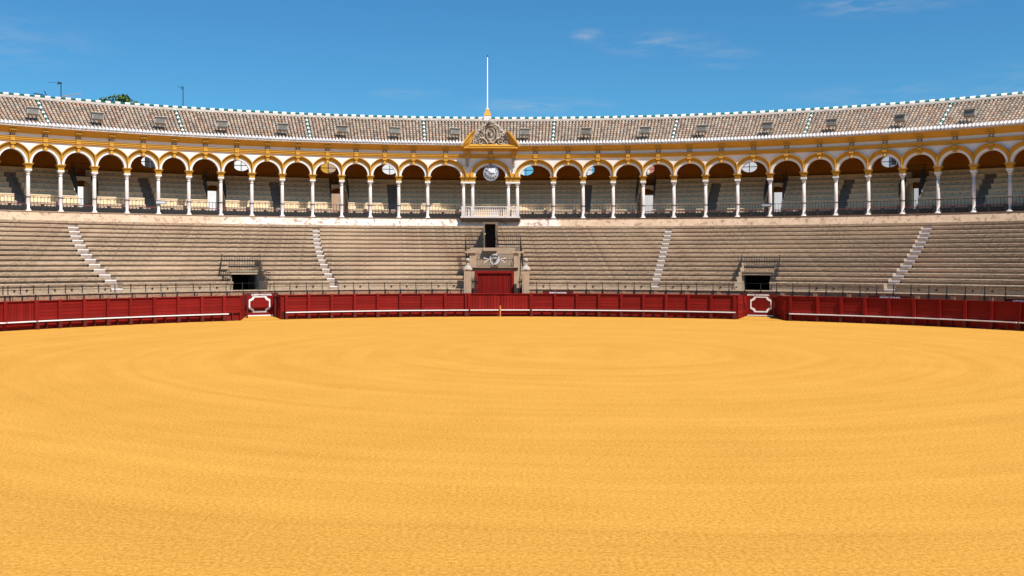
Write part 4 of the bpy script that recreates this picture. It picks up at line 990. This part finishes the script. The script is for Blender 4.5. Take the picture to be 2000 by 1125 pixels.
for sg in (-1, 1):
    # curved cornice: nested arcs stepping outward, real thickness; sits on the moulding and leans to the middle
    pts_o = [(901, 288), (904.5, 279), (909, 271), (914, 264.5), (920, 259), (927.5, 254.5)]
    pts_i = [(905, 288), (913, 287.5), (919.5, 285.5), (923, 281.5), (924, 271), (926.5, 258)]
    if sg > 0: mir = lambda x: 957.8*2-x
    else: mir = lambda x: x
    m = MB(); nn = len(pts_o)
    for lay in range(4):
        f0, f1 = lay/4, (lay+1)/4; y = -.30+.12*lay
        def L_(i, f): return (px_(mir(pts_o[i][0]+(pts_i[i][0]-pts_o[i][0])*f)), pz_(pts_o[i][1]+(pts_i[i][1]-pts_o[i][1])*f))
        for i in range(nn-1):
            a, b, c, d = L_(i, f0), L_(i+1, f0), L_(i+1, f1), L_(i, f1)
            fr = [(a[0], y, a[1]), (b[0], y, b[1]), (c[0], y, c[1]), (d[0], y, d[1])]
            m.quad(fr)
            m.quad([(d[0], y, d[1]), (c[0], y, c[1]), (c[0], y+.13, c[1]), (d[0], y+.13, d[1])])
            if lay == 0: m.quad([(a[0], y, a[1]), (b[0], y, b[1]), (b[0], y+.95, b[1]), (a[0], y+.95, a[1])], 1)
        if True:
            a, d = L_(nn-1, f0), L_(nn-1, f1); m.quad([(a[0], y, a[1]), (d[0], y, d[1]), (d[0], y+.9, d[1]), (a[0], y+.9, a[1])])
    for i in range(nn-1):
        a, b = (px_(mir(pts_o[i][0])), pz_(pts_o[i][1])), (px_(mir(pts_o[i+1][0])), pz_(pts_o[i+1][1]))
        c, d = (px_(mir(pts_i[i+1][0])), pz_(pts_i[i+1][1])), (px_(mir(pts_i[i][0])), pz_(pts_i[i][1]))
        m.quad([(a[0], .65, a[1]), (b[0], .65, b[1]), (c[0], .65, c[1]), (d[0], .65, d[1])])
    m.obj('curved_cornice', [M['ochre'], M['eave']], pd_)
arms = thing('coat_of_arms', 'weathered carved stone coat of arms with crown and scrolls above the clock', 'carving', pd_.location, -tp)
def ap(x, y, d=0.0): return Vector((px_(x), .05+d, pz_(y)))
m = MB()
outl = [(920, 284), (923, 268), (928, 262), (931, 254), (936, 248), (943, 244), (951, 241), (958, 239), (965, 241), (973, 244), (980, 248), (985, 254), (988, 262), (993, 268), (996, 284)]
m.quad([ap(x, y, .12) for x, y in outl]); m.quad([ap(x, y, .42) for x, y in outl][::-1])
for (x0_, y0_), (x1_, y1_) in zip(outl, outl[1:]+outl[:1]): m.quad([ap(x0_, y0_, .12), ap(x1_, y1_, .12), ap(x1_, y1_, .42), ap(x0_, y0_, .42)])
m.obj('back_slab', M['stone_l'], arms)
m = MB(); cx_, cy_ = 957.5, 262
def oval(rx, ry, r, d, x=cx_, y=cy_): m.tube([ap(x+rx*cos(t*pi/10), y-ry*sin(t*pi/10), d) for t in range(21)], r, 6)
oval(8.3, 11.5, .06, -.02); oval(6.3, 9, .035, .0)
m.obj('oval_frame', M['stone_l'], arms)
m = MB(); m.blob(ap(957.5, 262, .12), .26, 0, 14, (1, .5, 1.45)); m.tube([ap(954, 268, -.03), ap(958, 264, -.05), ap(955, 259, -.04), ap(960, 256, -.04)], .05, 6); m.blob(ap(959, 266, -.0), .09); m.blob(ap(955, 257, 0), .07); m.obj('shield', M['stone_l'], arms)
m = MB(); m.lathe([(.22, 0), (.30, .06), (.22, .10), (.33, .2), (.36, .32), (.25, .44), (.08, .5), (.05, .56), (.08, .6), (.01, .66)], ap(957.5, 246.5, .08), 12)
for k in range(-2, 3): m.blob(ap(957.5+k*3.2, 239.5-abs(k)*-.4, -.16), .055, 0, 6)
m.obj('crown', M['stone_l'], arms)
m = MB()
def spiral(x, y, r0, turns, sg, r=.05, d=-.02, ph=0):
    pts = []; n = int(turns*12)
    for i in range(n+1):
        t = i/n; rr = r0*(1-.8*t); an = ph+sg*2*pi*turns*t; pts.append(ap(x+rr*cos(an), y-rr*sin(an), d-.06*t))
    m.tube(pts, [r*(1-.4*i/n) for i in range(n+1)], 6)
for sg in (-1, 1):
    f = lambda x: 957.5+sg*x
    m.tube([ap(f(4), 246, -.03), ap(f(9), 244, -.08), ap(f(14), 246, -.1), ap(f(17.5), 251, -.08), ap(f(17), 257, -.05), ap(f(13), 260, -.02)], [.05, .08, .09, .09, .07, .04], 6)
    m.tube([ap(f(11), 252, -.03), ap(f(13.5), 258, -.06), ap(f(12), 266, -.07), ap(f(14), 272, -.06), ap(f(9), 276, -.03)], [.04, .07, .07, .06, .04], 6)
    spiral(f(18), 265, 5, 1.3, sg, .065, -.02, 0); spiral(f(27), 267, 5.5, 1.4, -sg, .06, 0, 1); spiral(f(20), 277, 6, 1.2, sg, .07, -.03, 2); spiral(f(30), 278, 5, 1.2, -sg, .06, 0, 0); spiral(f(15), 251, 3.5, 1.1, -sg, .06, -.05, 0)
    m.tube([ap(f(6), 281, -.04), ap(f(9), 274, -.09), ap(f(14), 270, -.11), ap(f(20), 270, -.09), ap(f(26), 274, -.05)], [.05, .08, .08, .07, .04], 6)
    m.tube([ap(f(33), 283, 0), ap(f(34.5), 272, -.03), ap(f(33), 262, -.02), ap(f(30), 258, 0)], [.07, .06, .05, .03], 6)
    for (x, y, r) in ((22, 255, .11), (25, 260, .13), (17, 281, .12), (24, 281.5, .12), (31, 270, .11), (11, 282, .11), (5, 279, .1), (22, 272, .1), (36, 279, .1), (15, 275, .08), (28, 263, .08)):
        m.blob(ap(f(x), y, .02), r, 0, 7, (1, .8, .9))
    m.bar(ap(f(24), 253.5, .3), ap(f(31), 253.5, .3), .03)
m.blob(ap(957.5, 277, -.05), .14, 0, 8, (1.2, .7, .8)); m.obj('scrollwork', M['stone_l'], arms)

# ---------------------------------------------------------------- flagpole on its turret
tf = TH(951.5, 1+qm(4.4)); fp = thing('flagpole', 'tall white flagpole on a small white and ochre turret behind the pediment', 'flagpole', CP(RR, tf, ZR1), -tf)
m = MB(); m.box((0, 0, .05), (.66, .66, .62)); m.obj('turret', M['white'], fp)
m = MB(); m.lathe([(.345, .36), (.345, .40), (.33, .41), (.20, .70), (.12, .92), (.12, .95)], (0, 0, 0), 4, 0, True); m.obj('turret_cap', M['ochre'], fp)
m = MB(); m.lathe([(.14, .95), (.12, 1.0), (.05, 1.05)], (0, 0, 0), 10); m.lathe([(.042, 1.0), (.028, 5.5)], (0, 0, 0), 8); m.obj('pole', M['pole'], fp)
m = MB(); m.blob((0, 0, 5.55), .07, 0, 8); m.obj('finial', M['iron'], fp)

# ---------------------------------------------------------------- floodlights on the roof
fl0 = thing('floodlight', 'x', 'floodlight', (0, 0, 0), 0, 'floodlights on the tiled roof')
m = MB(); R_ = Matrix.Rotation(rad(-14), 3, 'X'); m.box((0, 0, 0), (.80, .34, .46), 0, R=R_); m.box((0, -.02, .25), (.84, .42, .05), 0, R=R_); m.obj('housing', M['grey_metal'], fl0)
m = MB(); m.box((0, -.19, -.015), (.68, .03, .36), 0, R=R_); m.obj('glass', M['lamp_glass'], fl0)
m = MB(); [m.bar((x, .05, -.25), (x*1.1, -.05, -.85), .04) for x in (-.25, .25)]; m.bar((-.3, -.05, -.84), (.3, -.05, -.84), .05); m.obj('bracket', M['iron'], fl0)
fls = [(58, 228), (185, 241), (309, 249), (431, 255), (550, 259), (667, 264.5), (770, 264), (888, 267), (1025, 269), (1146, 268), (1261, 265.5), (1372, 265), (1502, 260), (1628, 255), (1763, 246), (1900, 236)]
words = ['leftmost floodlight on the roof, beside the left green and white tile rib', 'second floodlight from the left on the roof', 'third floodlight from the left, just before the second tile rib', 'fourth floodlight from the left on the roof', 'fifth floodlight from the left on the roof', 'sixth floodlight from the left, right of the third tile rib', 'seventh floodlight from the left, before the fourth tile rib', 'floodlight on the roof just left of the carved pediment', 'floodlight on the roof just right of the carved pediment', 'second floodlight to the right of the carved pediment', 'third floodlight to the right of the pediment, before a tile rib', 'fourth floodlight to the right of the pediment', 'fifth floodlight to the right of the pediment', 'third floodlight from the right end of the roof', 'second floodlight from the right end of the roof', 'rightmost floodlight on the roof, nearest the picture edge']
for i, ((x, y), w) in enumerate(zip(fls, words)):
    o = fl0 if i == 0 else copy_tree(fl0)
    t = TH(x, 1+qm(.9)); p = CP(.05, t); p.z = 14.42
    o.location = p; o.rotation_euler = (0, 0, -t+random.uniform(-.25, .25)); o['label'] = 'grey boxy ' + w
sm0 = MB(); sm0.box((0, 0, 0), (.34, .26, .22)); sm0.box((0, .02, -.2), (.1, .1, .2)); smm = sm0.mesh('small_lamp', M['grey_metal'])
for x, y, w in ((342, 263, 'left of the second tile rib'), (580, 275, 'left of the third tile rib'), (1284, 279, 'left of the tile rib right of the pediment'), (1536, 269, 'left of the second tile rib from the right')):
    t = TH(x, 1); p = CP(-.35, t); p.z = 3.8+(510.6-y)*p.y/2000; o = mkobj('eave_lamp', smm, None, p, -t); tag(o, 'small dark lamp on the white eave ' + w, 'lamp', 'small lamps on the eave')

# ---------------------------------------------------------------- antennas, tree, neighbouring buildings
def at_ridge(x, off=6.0): t = TH(x, 1+qm(off)); return t, CP(off, t)
def ant(x, ybase, ytop, label, arms_):
    t, p = at_ridge(x); Y = p.y; z0 = 14.4; z1 = 3.8+(510.6-ytop)*Y/2000
    a = thing('roof_antenna', label, 'antenna', (p.x, p.y, z0), 0)
    m = MB(); m.bar((0, 0, 0), (0, 0, z1-z0), .05); m.obj('mast', M['iron'], a)
    m = MB()
    for (dx0, y0_, dx1, y1_, w) in arms_:
        m.bar((dx0*Y/2000, 0, 3.8+(510.6-y0_)*Y/2000-z0), (dx1*Y/2000, 0, 3.8+(510.6-y1_)*Y/2000-z0), w)
    m.obj('aerial', M['blind'] if x == 121 else M['iron'], a)
ant(118.5, 190, 163, 'tall thin roof antenna mast with a pointed arm far left', [(-26, 162.2, -6, 163.6, .02), (-6, 163.8, 1, 163.8, .12), (-6.5, 160, -3, 164, .03), (-6.5, 167, -3, 164, .03)])
ant(121, 193, 188, 'low white bladed antenna at the foot of the tall mast', [(-2, 191.5, 6, 188.5, .1), (7, 188.3, 37, 184.3, .07), (3, 192, 23, 191, .05)])
ant(90, 192, 187, 'low dark comb antenna on the ridge at the far left', [(-25, 184.5, -4, 187.5, .07), (-4, 179.5, 0, 187.5, .05), (-20, 182, -20, 187, .03), (-15, 183, -15, 188, .03), (-10, 184, -10, 189, .03)])
ant(357, 218, 170, 'slim antenna mast above the second green and white rib', [(-11, 170.5, -1, 172, .03), (-4, 168, 0, 175, .03), (-5, 176, 0, 173, .03)])

def tree(x, label):
    t, p = at_ridge(x, 14); Y = p.y
    a = thing('tree', label, 'tree', (p.x, p.y, -.2))
    m = MB(); m.tube([(0, 0, 0), (.2, 0, 6), (0, .2, 11), (.3, 0, 15)], [.4, .32, .22, .1], 8)
    for k in range(7): an = k*.9; m.tube([(.1, .1, 9+k*.6), (1.6*cos(an), 1.6*sin(an), 12+k*.5), (2.7*cos(an), 2.7*sin(an), 14.2+k*.3)], [.14, .09, .03], 6)
    m.obj('trunk', M['bark'], a)
    m = MB(); rnd = random.Random(5)
    cl_ = [(-2.0, 15.6, 1.0), (-1.0, 16.3, 1.1), (.1, 16.9, 1.1), (1.2, 16.6, 1.0), (-.2, 15.5, 1.6), (2.1, 15.6, .7), (-2.9, 15.3, .7), (.6, 17.5, .55), (-1.1, 17.2, .6), (3.0, 15.1, .5)]
    for (cxx, cz, r) in cl_:
        cz += .5
        for k in range(int(230*r)):
            v = Vector((rnd.gauss(0, 1), rnd.gauss(0, 1), rnd.gauss(0, 1))).normalized()*r*rnd.uniform(.45, 1.05)
            c = Vector((cxx, 0, cz))+v; q = Vector((rnd.gauss(0, 1), rnd.gauss(0, 1), rnd.gauss(0, 1))).normalized(); u = q.orthogonal().normalized()*.15; w = q.cross(u).normalized()*.1
            m.quad([c-u, c-w, c+u, c+w])
    m.obj('crown', M['leaf'], a)
tree(228, 'leafy green treetop showing just above the tiled ridge at left')

def building(x0, x1, off, z, mt, label, windows=True, tt=None, win=None):
    a, b = TH(x0, 1+qm(off)), TH(x1, 1+qm(off)); p0, p1 = CP(off, a), CP(off, b); mid = (p0+p1)/2; d = p1-p0; L = d.length; rz = math.atan2(d.y, d.x)
    t = thing('town_building', label, 'building', mid, rz)
    m = MB(); m.box((0, 4, z/2-.1), (L, 8, z)); w_ = m.obj('wall', mt, t)
    m = MB(); m.box((0, 3.95, z+.02), (L+.3, 8.4, .25)); m.obj('roof', M['mortar'], t)
    if windows:
        wm = MB(); wm.box((0, 0, 0), (.9, .12, 1.3)); wme = wm.mesh('window', M['glass']); fm = MB(); fm.box((0, -.02, -.72), (1.1, .2, .1)); fm.box((0, -.08, 0), (.04, .02, 1.3)); fme = fm.mesh('sill', M['blind'])
        n = max(1, int(L/3.4))
        for i in range(n):
            for zz in (z-1.9, z-5.0):
                o = mkobj('window', wme, t, (-L/2+L*(i+.5)/n, -.03, zz)); mkobj('sill', fme, o)
    return t
building(-130, 250, 24, 14.5, M['white'], 'white rendered building seen through gallery openings at far left')
building(252, 560, 25, 15.5, M['white'], 'white building seen through the two left oval windows')
building(565, 640, 24, 15.0, M['ochre'], 'ochre wall seen through the third oval window')
building(641, 700, 26, 15.0, M['stone'], 'dull brown wall seen through the third oval window', False)
building(702, 900, 25, 15.5, M['white'], 'white building seen through the oval window left of the clock', False)
building(985, 1023, 22, 15.5, M['white'], 'pale building with grey windows seen through the oval right of the clock')
building(1110, 1152, 22, 15.0, M['white'], 'white building with dark windows second oval right of the clock')
building(1238, 1261, 20, 15.0, M['white'], 'narrow pale building third oval right of the clock', False)
building(1236, 1300, 16, 10.9, M['white'], 'low white wall seen through the doorway right of the clock', False)
building(1263, 1330, 28, 16.5, M['pink'], 'salmon brick building third oval right of the clock')
building(1390, 1600, 24, 15.0, M['white'], 'white building behind the right of the gallery', False)
building(1640, 1950, 22, 15.5, M['white'], 'white apartment building with windows behind the far right oval')
S.render.engine = 'CYCLES'
